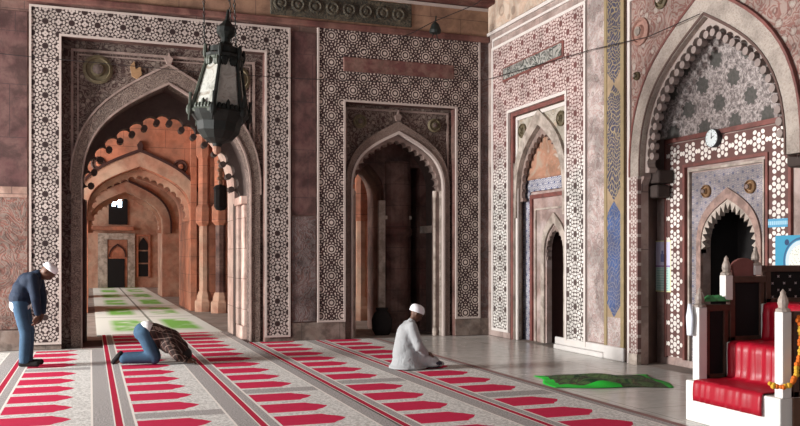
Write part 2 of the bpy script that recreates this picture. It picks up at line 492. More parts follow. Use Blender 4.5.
# inside the centre arch: soffit, back wall with an off-centre door, dark passage
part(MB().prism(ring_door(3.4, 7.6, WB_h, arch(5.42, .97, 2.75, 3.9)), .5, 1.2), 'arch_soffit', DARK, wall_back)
ao = arch(5.16, .34, 2.6, 3.35)
pb = [(3.4, 0), (ao[0][0], 0)] + ao + [(ao[-1][0], 0), (6.06, 0), (6.06, 3.3), (6.26, 3.3), (6.26, 0), (7.6, 0), (7.6, WB_h), (3.4, WB_h)]
part(MB().prism(pb, 1.2, 2.3), 'inner_pier', SAND_D, wall_back)
b = MB()
for z in (1.95, 2.25): b.box(5.50, 6.06, 1.15, 1.2, z, z + .07)
b.box(6.26, 6.40, 1.0, 1.2, 1.98, 2.12); b.box(6.33, 6.42, .5, 1.0, 1.98, 2.12)
part(b, 'stone_string_course', CREAM, wall_back)
part(MB().box(5.36, 5.50, 1.12, 1.2, 0, 2.62), 'pale_pilaster', CREAM, wall_back, bevel=.01)
# curved drum of the stair pier seen through the opening
part(MB().lathe([(.30, 0), (.30, 1.9), (.34, 1.95), (.34, 2.05), (.30, 2.1), (.30, 3.4)], 20, (5.78, 1.34, 0)), 'round_pier', SAND_D, wall_back, smooth=False)
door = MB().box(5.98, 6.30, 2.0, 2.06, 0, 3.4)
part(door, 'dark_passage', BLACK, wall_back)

# ------------------------------------------------------------------ right wall, local x = -Y, local y = X - 7.2
WR_h = 8.6
aN = arch(-13.12, .82, 2.6, 3.80)
aM = arch(-8.74, 1.31, 2.6, 4.48)
NU0, NU1, NZ = -14.08, -12.09, 4.12
wr = MB()
poly = [(-15.0, 0), (NU0, 0), (NU0, NZ), (NU1, NZ), (NU1, 0), (-10.11, 0), (-10.11, 2.5)] + aM + [(-7.43, 2.62), (-7.13, 2.62), (-7.13, 0), (5, 0), (5, WR_h), (-15.0, WR_h)]
wr.prism(poly, 0, .12)
wall_right = wr.build('wall_right', stone('pink_marble_wall', (.42, .335, .30), (.33, .235, .205), 1.6, (1.2, .8), .5, .35), loc=(7.2, 0, 0), rz=-PI / 2)
tag(wall_right, kind='structure')
R = wall_right
# blocking mass behind
back = MB()
back.prism([(-15.0, 0), (-14.08, 0), (-14.08, 3.95), (-12.09, 3.95), (-12.09, 0), (-10.40, 0), (-10.40, 5), (-7.15, 5), (-7.15, 2.7), (-6.9, 2.7), (-6.9, 0), (5, 0), (5, WR_h), (-15, WR_h)], .12, .45)
back.box(-15, 5, 1.2, 1.3, 0, WR_h)
part(back, 'masonry', SAND_P, R)
# niche N
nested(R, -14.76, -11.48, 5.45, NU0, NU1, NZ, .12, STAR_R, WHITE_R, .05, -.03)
b = MB(); b.prism(frame_poly(-14.76, -11.48, 5.62, -14.72, -11.52, 5.58, 5.45), -.03, 0); b.box(-15, -10.97, -.04, 0, 5.72, 5.78)
part(b, 'marble_fillet', WHITE_R, R)
part(MB().box(-14.95, -10.4, -.02, 0, 5.80, 8.5), 'painted_plaster', floral('beige_painted_plaster', (.52, .38, .29), (.55, .45, .36), (.46, .30, .2), 1.2, .3), R)
part(MB().box(-14.3, -12.12, -.05, 0, 4.72, 4.99), 'cartouche', REDLINE, R, bevel=.01)
part(MB().box(-14.25, -12.17, -.058, 0, 4.755, 4.955), 'inscription', CART, R)
part(MB().prism(ring_door(NU0, NU1, NZ, aN), .1, .16), 'spandrel', SPAN_C, R)
b = MB(); b.prism(frame_poly(NU0, NU1, NZ, NU0 + .07, NU1 - .07, NZ - .07), .02, .1)
part(b, 'red_moulding', REDLINE, R)
b = MB(); b.prism(frame_poly(NU0 + .09, NU1 - .09, NZ - .09, NU0 + .16, NU1 - .16, NZ - .15), .07, .1)
part(b, 'marble_fillet', WHITE_R, R)
part(MB().prism(band(arch(-13.12, .95, 2.5, 4.04), arch(-13.12, .81, 2.5, 3.78), 2.2), .04, .12), 'archivolt', CREAM, R)
cp, tips = cusps(-13.12, .70, 2.55, 3.60, 19, .9)
part(MB().prism(band(arch(-13.12, .82, 2.55, 3.80), cp, 2.5), .13, .20), 'cusped_arch', CREAM_D, R)
roundel(R, -13.76, 3.76, .13, .1, OLIVE, OLIVE); roundel(R, -12.42, 3.78, .13, .1, OLIVE, OLIVE)
part(MB().prism([(-14.08, 0), (-14.08, 3.2), (-14.0, 3.2), (-14.0, 0)], .03, .10), 'cream_jamb', CREAM, R)
# inner back plane of niche
PD = .28
nb = arch(-12.94, .29, 1.55, 2.03)
part(MB().prism(ring_door(-14.3, -11.9, 2.66, nb), PD, PD + .1), 'niche_wall', stone('niche_pale_pink', (.46, .37, .34), (.36, .25, .22), 2, None), R)
part(MB().box(-14.3, -11.9, PD - .02, PD, 2.67, 2.88), 'tile_border', BLUE_T, R)
part(MB().box(-14.07, -13.80, PD - .02, PD, 0, 2.67), 'tile_border', BLUE_T, R)
part(MB().prism(frame_poly(-13.78, -12.15, 2.61, -13.70, -12.2, 2.54), PD - .04, PD), 'red_moulding', REDLINE, R)
part(MB().prism(frame_poly(-13.62, -12.26, 2.36, -13.58, -12.3, 2.33), PD - .03, PD), 'marble_fillet', CREAM, R)
part(MB().prism(band(arch(-12.94, .44, 1.5, 2.26), arch(-12.94, .33, 1.5, 2.08), .0), PD - .04, PD), 'archivolt', CREAM, R)
cp, tips = cusps(-12.94, .26, 1.5, 1.95, 11, .9)
part(MB().prism(band(arch(-12.94, .31, 1.5, 2.05), cp, 1.45), PD + .0, PD + .06), 'cusped_arch', CREAM_D, R)
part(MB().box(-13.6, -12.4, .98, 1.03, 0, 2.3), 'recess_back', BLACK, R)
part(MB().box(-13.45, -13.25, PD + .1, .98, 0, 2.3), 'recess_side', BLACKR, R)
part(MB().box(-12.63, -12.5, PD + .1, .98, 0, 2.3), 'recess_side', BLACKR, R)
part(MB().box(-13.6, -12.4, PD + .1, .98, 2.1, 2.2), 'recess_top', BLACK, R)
# painted half vault above
def vault(cu, w, z0, z1, d0, d1, mat, name, parent, nz=18, nu=16):
    mb = MB(); A = arch(cu, w, z0, z1, 40); L = A[:41]
    vs = []; fs = []
    for i in range(nz + 1):
        q = i / nz; z = z0 + (z1 - z0) * q
        hw = min((cu - u for u, zz in L if zz <= z + 1e-6), default=w)
        hw = max(hw, .01)
        for j in range(nu + 1):
            s_ = -1 + 2 * j / nu
            e = math.sqrt(max(0, 1 - q * q))
            d = d0 + (d1 - d0) * e * (1 - .55 * abs(s_) ** 3)
            vs.append((cu + hw * s_ * 1.06, d, z))
    for i in range(nz):
        for j in range(nu):
            a = i * (nu + 1) + j; fs.append((a, a + 1, a + nu + 2, a + nu + 1))
    mb.add(vs, fs)
    o = mb.build(name, mat, parent, smooth=True)
    m = o.modifiers.new('thick', 'SOLIDIFY'); m.thickness = .02; m.offset = 1
    return o
Mv = Mat('painted_niche_vault', .7)
n = Mv.noise(2.5, 4, .6, .8)
Mv.color(Mv.wear(Mv.ramp(n, [(.35, (.36, .28, .21)), (.46, (.40, .20, .13)), (.55, (.30, .17, .11)), (.65, (.46, .38, .32))]), .3))
vault(-13.12, .86, 2.88, 3.86, .14, PD, Mv.m, 'niche_vault', R)
# marble strip, calligraphy band
part(MB().box(-11.45, -10.98, -.02, 0, .22, 5.7), 'painted_strip', FLOR_P, R)
b = MB(); b.box(-12.42, -10.98, -.06, 0, 0, .08); b.box(-12.42, -10.98, -.035, 0, .08, .20); b.box(-10.98, -10.47, -.05, 0, 0, .2)
part(b, 'marble_plinth', plain('plinth_marble', (.60, .57, .54), .4, .15), R, bevel=.02)
GOLD = plain('ochre_gilt_border', (.27, .205, .11), .5, .3, 12)
b = MB(); b.box(-10.97, -10.90, -.04, 0, .2, 5.75); b.box(-10.55, -10.47, -.04, 0, .2, 5.75)
part(b, 'gilt_border', GOLD, R)
part(MB().box(-10.90, -10.55, -.025, 0, .2, .8), 'painted_strip', FLOR_P, R)
Mc = Mat('calligraphy_blue', .5)
u = Mc.x + 10.725; z = Mc.z
nz_ = Mc.noise(3, 2, .5, .5)
wv = xsin(z * 46 + nz_ * 16 + xsin(u * 30) * 1.3) ; wv2 = xsin(u * 52 + nz_ * 22 + xsin(z * 17) * 2.2)
scr = (xabs(wv) < .33) | (xabs(wv2) < .30)
bl = Mc.ramp(Mc.noise(1.1, 3, .6, .5), [(.35, (.04, .10, .27)), (.5, (.07, .085, .16)), (.62, (.06, .13, .33))])
oc = (.36, .28, .15)
cell = xmod(z - .62, 1.7) ; hw = xmin(xmin(cell * .9, (1.7 - cell) * .9), .165 + .012 * xsin(cell * 40))
ins = xabs(u) < hw
low = (z + nz_ * .8) < 2.7
c = Mc.mix(ins, (.33, .24, .15), Mc.mix(scr * .85, Mc.mix(low, (.05, .05, .09), bl), Mc.mix(low, oc, (.20, .19, .22))))
Mc.color(Mc.wear(c, .25))
part(MB().box(-10.90, -10.55, -.03, 0, .62, 5.75), 'calligraphy_band', Mc.m, R)
part(MB().box(-10.46, -10.37, .0, -.005, 0, 5.75), 'dark_joint', BLACKR, R)
b = MB(); b.box(-10.37, -10.31, -.05, 0, 0, 5.1); b.box(-7.2, -7.14, -.05, 0, 0, 5.1); b.box(-10.37, -7.14, -.05, 0, 5.1, 5.16)
part(b, 'marble_fillet', WHITE_R, R)
# iwan spandrel and archivolt
sp = [(-10.31, 2.62), (-10.31, 5.1), (-7.2, 5.1), (-7.2, 2.62)] + list(reversed(arch(-8.74, 1.54, 2.62, 4.80)))
part(MB().prism(sp, -.02, 0), 'spandrel', FLOR_R, R)
roundel(R, -10.08, 4.62, .19, -.02, plain('pink_roundel', (.34, .19, .15), .7, .3, 15), CREAM)
roundel(R, -9.62, 4.93, .12, -.02, OLIVE, CREAM)
roundel(R, -10.16, 4.02, .06, -.02, OLIVE, CREAM)
roundel(R, -7.5, 4.7, .17, -.02, OLIVE, CREAM)
part(MB().prism(band(arch(-8.74, 1.55, 2.62, 4.82), arch(-8.74, 1.31, 2.62, 4.48), 2.62), -.06, .05), 'archivolt', ARCHC, R)
b = MB()
b.prism(band(arch(-8.74, 1.34, 2.62, 4.53), arch(-8.74, 1.315, 2.62, 4.49), 2.62), -.072, 0)
part(b, 'dark_groove', plain('groove_brown', (.10, .06, .05)), R)
b = MB()
b.prism(band(arch(-8.74, 1.57, 2.62, 4.85), arch(-8.74, 1.54, 2.62, 4.81), 2.62), -.072, 0)
part(b, 'red_moulding', REDLINE, R)
b = MB(); b.box(-10.31, -10.11, -.06, 0, .15, 2.62); b.box(-7.13, -6.95, -.06, 0, .15, 2.62)
part(b, 'inlaid_pilaster', HEX_S, R)
b = MB(); b.box(-10.31, -10.11, -.07, .0, 0, .15)
part(b, 'marble_plinth', CREAM, R)
# cusped inner order
cp, tips = cusps(-8.74, 1.21, 2.72, 4.36, 31, .7)
cr = part(MB().prism(band(arch(-8.74, 1.33, 2.72, 4.50), cp, 2.66), .02, .15), 'cusped_arch', plain('cusp_stone', (.34, .28, .25), .7, .3, 9), R)
t = MB()
for (x, z) in tips:
    v = Vector((-8.74 - x, 3.2 - z)).normalized()
    t.prism([(x + v.x * .055 + .050 * math.cos(q * PI / 4), z + v.y * .055 + .050 * math.sin(q * PI / 4)) for q in range(8)], .018, .10)
part(t, 'cusp_tip', plain('cusp_tip_stone', (.26, .21, .19), .8, .4, 9), R)
b = MB(); b.box(-10.12, -9.90, .13, .40, 2.52, 2.70); b.box(-10.14, -9.94, .14, .36, 2.32, 2.50); b.box(-7.6, -7.36, .13, .4, 2.50, 2.70)
part(b, 'jamb_bracket', plain('bracket_dark', (.05, .035, .03), .8, .3), R, bevel=.03)
b = MB(); b.zprism([(-10.6, .02), (-10.11, .02), (-10.33, .43), (-10.6, .43)], 0, 2.72)
part(b, 'dark_jamb', plain('jamb_brown', (.10, .065, .055), .7, .3), R)
# iwan back plane
ID = .42
mi = arch(-8.84, .50, 1.62, 2.22)
part(MB().prism(ring_door(-10.5, -6.9, 3.3, mi), ID, ID + .12), 'iwan_wall', stone('iwan_pink_stone', (.42, .33, .30), (.34, .24, .21), 1.8, None), R)
part(MB().prism(frame_poly(-10.07, -7.83, 3.06, -9.70, -8.14, 2.75, .12), ID - .03, ID), 'inlaid_border', HEX_M, R)
b = MB(); b.prism(frame_poly(-10.11, -7.79, 3.14, -10.07, -7.83, 3.08, .1), ID - .04, ID)
b.prism(frame_poly(-9.70, -8.14, 2.75, -9.66, -8.18, 2.71, .1), ID - .05, ID)
part(b, 'red_moulding', REDLINE, R)
b = MB(); b.prism(frame_poly(-9.59, -8.20, 2.67, -9.56, -8.22, 2.64, .1), ID - .05, ID)
part(b, 'marble_fillet', CREAM, R)
part(MB().prism(frame_poly(-9.54, -8.23, 2.62, -9.43, -8.26, 2.50, .1), ID - .02, ID), 'tile_border', TILE_M, R)
part(MB().prism([(-9.43, 1.62), (-9.43, 2.50), (-8.26, 2.50), (-8.26, 1.62)] + list(reversed(arch(-8.84, .56, 1.62, 2.32)))[0:], ID - .02, ID), 'tile_spandrel', TILE_M, R)
roundel(R, -9.24, 2.36, .085, ID - .02, OCHRE, CREAM_D); roundel(R, -8.44, 2.36, .085, ID - .02, OCHRE, CREAM_D)
part(MB().prism(band(arch(-8.84, .585, 1.62, 2.38), arch(-8.84, .50, 1.62, 2.24), 0), ID - .045, ID), 'archivolt', stone('mihrab_arch_stone', (.36, .24, .20), (.30, .2, .17), 6, None), R)
cp, tips = cusps(-8.84, .45, 1.62, 2.15, 19, .15, 2)
zz = resample(arch(-8.84, .50, 1.6, 2.22, 24), 34); zi = resample(arch(-8.84, .42, 1.6, 2.10, 24), 34)
saw = [(zz[i] if i % 2 == 0 else zi[i]) for i in range(35)]
part(MB().prism(band(arch(-8.84, .51, 1.6, 2.235), saw, 1.55), ID - .03, ID + .05), 'saw_tooth_arch', CREAM, R)
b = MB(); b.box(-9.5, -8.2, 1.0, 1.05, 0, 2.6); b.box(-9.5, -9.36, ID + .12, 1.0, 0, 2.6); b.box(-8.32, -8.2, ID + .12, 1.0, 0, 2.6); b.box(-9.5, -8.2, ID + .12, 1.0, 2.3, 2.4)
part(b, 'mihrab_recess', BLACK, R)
# half vault with medallions
Mv = Mat('net_vault_painted', .7)
a, b_, r = near_lattice(Mv.x + 8.74, Mv.z - 3.2, .56, .56)
th = xat(b_, a)
med = r * (1 + .12 * xcos(th * 8)) < .105
net = (xabs(xabs(a) - xabs(b_)) < .012) | within(r, .15, .165) | within(r * (1 + .1 * xcos(th * 8)), .20, .212)
n = Mv.noise(22, 4, .7)
c = Mv.ramp(n, [(.38, (.10, .085, .08)), (.5, (.22, .185, .175)), (.62, (.42, .37, .35))])
c = Mv.mix(net * .3, c, (.55, .49, .46))
c = Mv.mix(med, c, Mv.mix(Mv.noise(30, 2), (.035, .035, .03), (.12, .11, .10)))
Mv.color(c)
vault(-8.74, 1.33, 3.14, 4.50, .16, ID, Mv.m, 'half_vault', R, 24, 24)

# ------------------------------------------------------------------ floor, ceiling, other walls
Mf = Mat('polished_stone_floor', .22, .5)
n1 = Mf.noise(.8, 6, .6, .5); n2 = Mf.noise(7, 5, .6)
c = Mf.ramp(n1, [(.3, (.37, .355, .325)), (.5, (.50, .485, .45)), (.7, (.42, .39, .355))])
c = Mf.mix(n2 * .5, c, (.56, .545, .51))
jx = xmod(Mf.x + .3, 1.35) < .012; jy = xmod(Mf.y, .9) < .012
c = Mf.mix((jx | jy) * .55, c, (.09, .07, .06))
Mf.color(c)
Mf.nt.links.new((n2 * .22 + .12).v, Mf.b.inputs['Roughness'])
fl = MB().box(-10, 7.2, -6, 15.02, -.3, 0)
floor = fl.build('floor', Mf.m); tag(floor, kind='structure')
f2 = MB(); f2.box(-10, 10.5, 15.02, 46, -.3, -.001); f2.box(7.2, 8.4, 7, 15.02, -.3, -.001)
Mg = stone('dusty_aisle_floor', (.33, .30, .27), (.27, .23, .20), 1.0, None, .6, .3)
floor_a = f2.build('floor', Mg); tag(floor_a, kind='structure')
ce = MB(); ce.box(-10, 8.6, -6, 17.3, 8.6, 8.9); ceiling = ce.build('ceiling', SAND_D); tag(ceiling, kind='structure')
ce = MB(); ce.box(-10, 10.5, 17.3, 46, 7.0, 7.3); c2 = ce.build('ceiling', SAND_O); tag(c2, kind='structure')
# west courtyard side: arcade of tall openings in the left wall; those behind the camera added for fill light
wl = MB(); U = []
def arcade(centres, w, z0, z1, u0, u1, zt):
    p = [(u0, 0)]
    for c_ in centres:
        a_ = arch(c_, w, z0, z1); p += [(a_[0][0], 0)] + a_ + [(a_[-1][0], 0)]
    return p + [(u1, 0), (u1, zt), (u0, zt)]
wl.prism(arcade([-3, 3.4, 10.9], 2.6, 4.2, 6.6, -6, 15.0, 8.6), 0, .9)
wall_left = wl.build('wall_left', SAND_D, loc=(-10, 0, 0), rz=PI / 2); tag(wall_left, kind='structure')
wf = MB(); wf.prism(arcade([-5, 2], 2.6, 4.2, 6.6, -10, 7.2, 8.6), -.9, 0)
wall_front = wf.build('wall_front', SAND_D, loc=(0, -6, 0)); tag(wall_front, kind='structure')

# ------------------------------------------------------------------ aisles beyond the great arch
def tr_wall(name, y, th_, cx, w, z0, z1, mat, mat2, roundels=True, x0=-6, x1=10):
    o = MB().prism(ring_door(x0, x1, 7, arch(cx, w, z0, z1)), 0, th_).build(name, mat, loc=(0, y, 0)); tag(o, kind='structure')
    part(MB().prism(band(arch(cx, w + .30, z0, z1 + .42), arch(cx, w + .02, z0, z1 + .02), 2.4), -.06, 0), 'archivolt', mat2, o)
    b = MB(); b.prism(band(arch(cx, w + .35, z0, z1 + .50), arch(cx, w + .29, z0, z1 + .41), 2.4), -.10, 0)
    part(b, 'dark_moulding', BLACKR, o)
    cp, tips = cusps(cx, w - .16, z0 - .1, z1 - .25, 17, .9)
    part(MB().prism(band(arch(cx, w + .02, z0 - .1, z1 + .02), cp, z0 - .2), .35, .55), 'cusped_arch', mat2, o)
    if roundels:
        for s_ in (-1, 1):
            roundel(o, cx + s_ * (w * .80), z1 + .05, .20, 0, SAND_D, SAND_O)
    part(MB().prism([(cx - .05, z1 + .45), (cx - .08, z1 + .6), (cx, z1 + .72), (cx + .08, z1 + .6), (cx + .05, z1 + .45)], -.12, 0), 'finial_relief', BLACKR, o)
    return o
w2 = tr_wall('wall_aisle_near', 24.5, 3.2, 1.28, 1.34, 2.7, 3.95, SAND_O, SAND_PO)
b = MB(); b.box(2.62, 2.78, -.12, 0, 0, 6.9)
part(b, 'pilaster', SAND_O, w2)
def column(x, y, mat, r=.14, h=6.9, rz=0):
    o = empty('stone_column', (x, y, 0))
    MB().lathe([(r * 1.9, 0), (r * 1.9, .28), (r * 1.5, .34), (r * 1.5, .42), (r * 1.15, .55)], 8, phase=PI / 8).build('base', SAND_PO, o)
    MB().lathe([(r, .55), (r, 2.35)], 8, phase=PI / 8).build('shaft', mat, o)
    MB().lathe([(r, 2.35), (r * 1.7, 2.45), (r * 1.7, 2.85), (r * 1.2, 2.95), (r * 1.2, 4.2), (r * 1.6, 4.3), (r * 1.6, h)], 8, phase=PI / 8).build('capital', SAND_O, o)
    return o
for i, (x, y, lab) in enumerate([(2.96, 24.15, 'slim orange sandstone column against the pier beside the corridor arch'),
                    (3.30, 23.4, 'sandstone column just left of the pale pier of the great arch'),
                    (6.08, 19.6, 'orange sandstone column seen through the left of the centre arch'),
                    (6.42, 19.3, 'pale sandstone column seen inside the centre arch, right of the orange one')]):
    tag(column(x, y, SAND_D if i in (1,) else SAND_PO, .14 if i < 2 else .13), lab, "column", "stone columns in the aisle behind")
w3 = tr_wall('wall_aisle_middle', 33.5, 2.2, 1.25, 1.30, 2.6, 3.9, SAND_PO, SAND_PO, False)
# end wall
w4 = MB().box(-6, 10, 0, .5, 0, 7).build('wall_aisle_end', SAND_PO, loc=(0, 44, 0)); tag(w4, kind='structure')
part(MB().box(.0, 2.0, -.45, 0, 2.78, 2.98), 'ledge', SAND_O, w4, bevel=.03)
b = MB(); b.prism([(.35, 0), (.35, 2.65), (2.05, 2.65), (2.05, 0), (1.72, 0), (1.72, 2.35), (.78, 2.35), (.78, 0)], -.15, 0)
part(b, 'door_surround', CREAM, w4)
d1 = MB().box(.80, 1.70, -.1, -.02, 0, 2.33).build('door_1', SAND_O, loc=(0, 44, 0)); tag(d1, kind='structure')
part(MB().box(.80, 1.58, -.14, -.1, 0, 1.42), 'doorway', BLACK, d1)
part(MB().prism(band(arch(1.25, .40, 1.5, 2.15), arch(1.25, .34, 1.5, 2.05), 1.5), -.15, -.1), 'tympanum_arch', BLACKR, d1)
wn = MB().box(.84, 1.72, -.08, -.01, 3.08, 5.0).build('window_1', BLACK, loc=(0, 44, 0)); tag(wn, kind='structure')
em = Mat('sky_lit_panes', 1); em.b.inputs['Emission Color'].default_value = (.65, .85, 1, 1); em.b.inputs['Emission Strength'].default_value = 9; em.color((.5, .6, .7))
b = MB(); b.box(1.00, 1.16, -.10, -.08, 3.95, 4.5); b.box(1.18, 1.26, -.10, -.08, 4.05, 4.4); b.box(1.28, 1.44, -.10, -.08, 3.9, 4.5)
part(b, 'lit_pane', em.m, wn)
wn = MB(); wn.box(2.22, 2.68, -.05, -.01, .55, 1.15); wn.box(2.22, 2.68, -.05, -.01, 1.22, 1.78); wn.prism(arch(2.45, .23, 1.85, 2.45), -.05, -.01)
wn = wn.build('window_2', BLACK, loc=(0, 44, 0)); tag(wn, kind='structure')
part(MB().prism(frame_poly(2.12, 2.78, 2.6, 2.22, 2.68, 2.5, .5), -.08, 0), 'window_frame', SAND_O, wn)
# side walls of aisles (far right), left side stays open to the daylight
wa = MB(); wa.box(10, 10.3, 17.3, 44.5, 0, 7); wa.box(3.9, 4.2, 27.7, 33.5, 0, 7); wa.box(3.2, 3.5, 35.7, 44, 0, 7)
o = wa.build('wall_aisle_right', SAND_O); tag(o, kind='structure')
# thin dark slab on the floor of the great arch
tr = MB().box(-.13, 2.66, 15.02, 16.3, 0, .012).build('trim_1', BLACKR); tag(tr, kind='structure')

# ------------------------------------------------------------------ carpets
Mk = Mat('prayer_carpet_weave', .95, .1)
x, y = Mk.x, Mk.y
ay = xabs(y) - .14
row = xmod(ay, .66)             # 0..0.66
ry = xabs(row - .33)            # distance from the row's middle
# red niche: body .19-.66, shoulders to tip at .84
edge = .83 - xmin(xmax(ry * .62, 0), .26) - .03 * xmin(xmax((ry - .12) * 20, 0), 1)
red = (x > .195) & (x < edge) & (ry < .235) & (ay > 0)
field = within(x, .185, .995)
sp1 = (Mk.noise(38, 2, .6) * 1.0)
grey_w = Mk.mix((sp1 > .5), (.61, .60, .57), (.41, .40, .375))
gband = Mk.mix((Mk.noise(60, 2, .6) > .48), (.22, .205, .20), (.36, .34, .325))
REDC = Mk.mix(Mk.noise(14, 3), (.40, .012, .045), (.52, .022, .075))
crossband = (ay < 0)
c = Mk.mix(field, gband, Mk.mix(red, grey_w, REDC))
c = Mk.mix(crossband & field, c, gband)
wl_ = within(x, .170, .190) | within(x, .995, 1.015) | within(x, .0, .012) | within(x, .072, .086)
c = Mk.mix(wl_, c, (.66, .62, .57))
c = Mk.mix(within(x, .012, .072), c, (.36, .012, .04))
# thin pale edge round niches
c = Mk.mix(within(ry, .235, .26) & within(x, .195, .72) & (ay > 0), c, (.60, .52, .50))
Mk.color(c); Mk.bump(Mk.noise(160, 2), .5, .004)
runs = [(-2.18, 10.9, 5.0, 14.6, 'leftmost red carpet runner at the feet side of the bowing man'),
        (-.99, 12.2, 5.0, 14.62, 'red carpet runner in front of the left jamb of the great arch'),
        (.20, 8.3, 4.0, 17.2, 'red carpet runner on which the kneeling man in jeans bows down'),
        (1.39, 9.42, 3.5, 17.2, 'red carpet runner just right of the kneeling man, passing through the great arch'),
        (2.58, 9.83, 3.0, 14.95, 'red carpet runner ending below the wall strip between the two inlaid frames'),
        (3.77, 8.38, 2.5, 14.95, 'rightmost red carpet runner beside the bare polished floor')]
for i, (sx, by, y0, y1, lab) in enumerate(runs):
    wdt = 1.10 if i == 5 else 1.15 if i == 3 else 1.187
    o = MB().box(0, wdt, y0 - by, y1 - by, 0.002, .016 if i != 2 else .0165).build('carpet_runner', Mk.m, loc=(sx, by, .013 if y1 > 16 else .0))
    if y1 > 16: o.location.z = .011
    tag(o, lab, 'carpet', 'red prayer carpet runners')
ed = MB().box(4.872, 4.95, 2.5, 14.95, .001, .014).build('carpet_edging', plain('edging_brown', (.22, .12, .11), .95, .2))
tag(ed, 'brown bound edging strip along the rightmost red runner', 'carpet')
# green runner in the aisle
Mg2 = Mat('green_white_carpet', .95, .1)
n = Mg2.noise(1.0, 3, .6, .6)
u = xabs(xmod(Mg2.x - .1, 1.1) - .55); v = xabs(xmod(Mg2.y, 5.0) - 2.5)
k = xmin(xmax((.40 - u) * 6, 0), 1) * xmin(xmax((1.9 - v) * 1.5, 0), 1)
c = Mg2.mix(k * xmin(xmax((n - .34) * 7, 0), 1), (.68, .72, .67), (.19, .45, .09))
c = Mg2.mix((xabs(Mg2.x - 1.2) < .03) * .8, c, (.12, .14, .11))
c = Mg2.mix((xmod(Mg2.y, 5.0) < .12) * .7, c, (.14, .16, .13))
Mg2.color(c)
o = MB().box(0, 2.36, 0, 26.6, 0, .014).build('green_carpet', Mg2.m, loc=(.12, 17.22, 0))
tag(o, 'green and white carpet leading down the corridor behind the great arch', 'carpet')

# ------------------------------------------------------------------ lanterns
IRON = plain('dark_bronze', (.010, .012, .010), .6, .5, 25, .25, .3, 0)
IRON2 = plain('paler_green_bronze', (.055, .063, .048), .6, .5, 25, .3, .3, 0)
GLASS = Mat('milky_lantern_glass', .35, .5)
GLASS.color(GLASS.ramp(GLASS.noise(6, 4, .6, 1), [(.35, (.22, .22, .19)), (.55, (.42, .42, .38)), (.68, (.20, .17, .13))]))
GLASS.b.inputs['Emission Strength'].default_value = 0
LX, LY = 1.42, 10.4
LZ = 0
lan = empty('hanging_lantern', (LX, LY, 2.75))
lan.rotation_euler = (0, math.radians(4.5), 0); tag(lan, 'large dark bronze six-sided lantern with milky panes hanging on chains', 'lantern')
def hexring(r, z, ph=PI / 6 + .25):
    return [(r * math.cos(PI / 3 * k + ph), r * math.sin(PI / 3 * k + ph), z) for k in range(6)]
ph = .17
SC_ = 1.0
# dimensions: local z 0 = bottom finial
zb, zt = .46, 1.12; rb, rt = .345, .205
H = lambda r, z: hexring(r, z, ph)
bm = MB()
A0, A1 = H(rb, zb), H(rt, zt)
for k in range(6):
    a, b = A0[k], A0[(k + 1) % 6]; c_, d_ = A1[(k + 1) % 6], A1[k]
    def L_(p, q, t): return tuple(p[i] + (q[i] - p[i]) * t for i in range(3))
    m = MB()
    e = .12
    p0, p1, p2, p3 = L_(a, b, e), L_(a, b, 1 - e), L_(d_, c_, 1 - e), L_(d_, c_, e)
    q0, q1 = L_(p0, p3, .08), L_(p1, p2, .08); q3, q2 = L_(p0, p3, .86), L_(p1, p2, .86)
    q4 = L_(L_(p3, p2, .5), L_(a, b, .5), .02)
    inn = lambda p: (p[0] * .96, p[1] * .96, p[2])
    front = [q0, q1, q2, q4, q3]; n = 5
    m.add([inn(p) for p in front] + [(p[0] * .92, p[1] * .92, p[2]) for p in front],
          [(0, 1, 2, 3, 4), (9, 8, 7, 6, 5)] + [(i, i + 5, (i + 1) % 5 + 5, (i + 1) % 5) for i in range(5)])
    m.build('glass_pane', GLASS.m, lan)
    fr = MB()
    fr.tube([a, d_], [.026, .018], 6)
    fr.tube([L_(a, b, .06), L_(a, b, .94)], .03, 6); fr.tube([L_(d_, c_, .04), L_(d_, c_, .96)], .03, 6)
    # cusped fretwork at pane foot and head
    for t in (.2, .35, .5, .65, .8):
        pm = L_(L_(a, b, t), L_(d_, c_, t), .06)
        fr.ball(pm, (.03, .03, .05 if t != .5 else .10), 6, 4)
    for t in (.16, .3, .7, .84):
        pm = L_(L_(a, b, t), L_(d_, c_, t), .93); fr.ball(pm, (.035, .035, .07), 6, 4)
    fr.ball((a[0] * 1.05, a[1] * 1.05, a[2] + .0), (.045, .045, .07), 8, 6)
    fr.tube([(a[0] * 1.05, a[1] * 1.05, a[2] - .13), (a[0] * 1.07, a[1] * 1.07, a[2] + .2)], [.012, .02], 6)
    fr.ball((d_[0] * 1.15, d_[1] * 1.15, d_[2] + .06), (.028, .028, .09), 8, 6)
    fr.build('frame', IRON2 if k in (2, 3) else IRON, lan)  # the two left-hand sides take the paler bronze
core = MB(); core.lathe([(.02, zb), (rb * .86, zb), (rt * .86, zt), (.02, zt)], 6, phase=ph)
core.build('inner_reflector', GLASS.m, lan)
bw = MB(); bw.lathe([(.0, .06), (.05, .07), (.06, .10), (.17, .15), (.25, .24), (.27, .34), (.30, .38), (.33, .42), (.355, .46), (.0, .46)], 12, phase=ph)
bw.build('bowl', IRON, lan)
MB().ball((0, 0, .03), (.05, .05, .06), 10, 8).build('finial', plain('copper_finial', (.30, .16, .11), .4, .3), lan)
cr = MB(); cr.lathe([(0, zt), (.235, zt), (.24, zt + .03), (.20, zt + .06), (.20, zt + .12), (.10, zt + .16), (.06, zt + .20), (.06, zt + .25), (.12, zt + .31), (.12, zt + .37), (.06, zt + .43), (.03, zt + .47), (.012, zt + .60), (0, zt + .60)], 12, phase=ph)
cr.build('crown', IRON, lan)
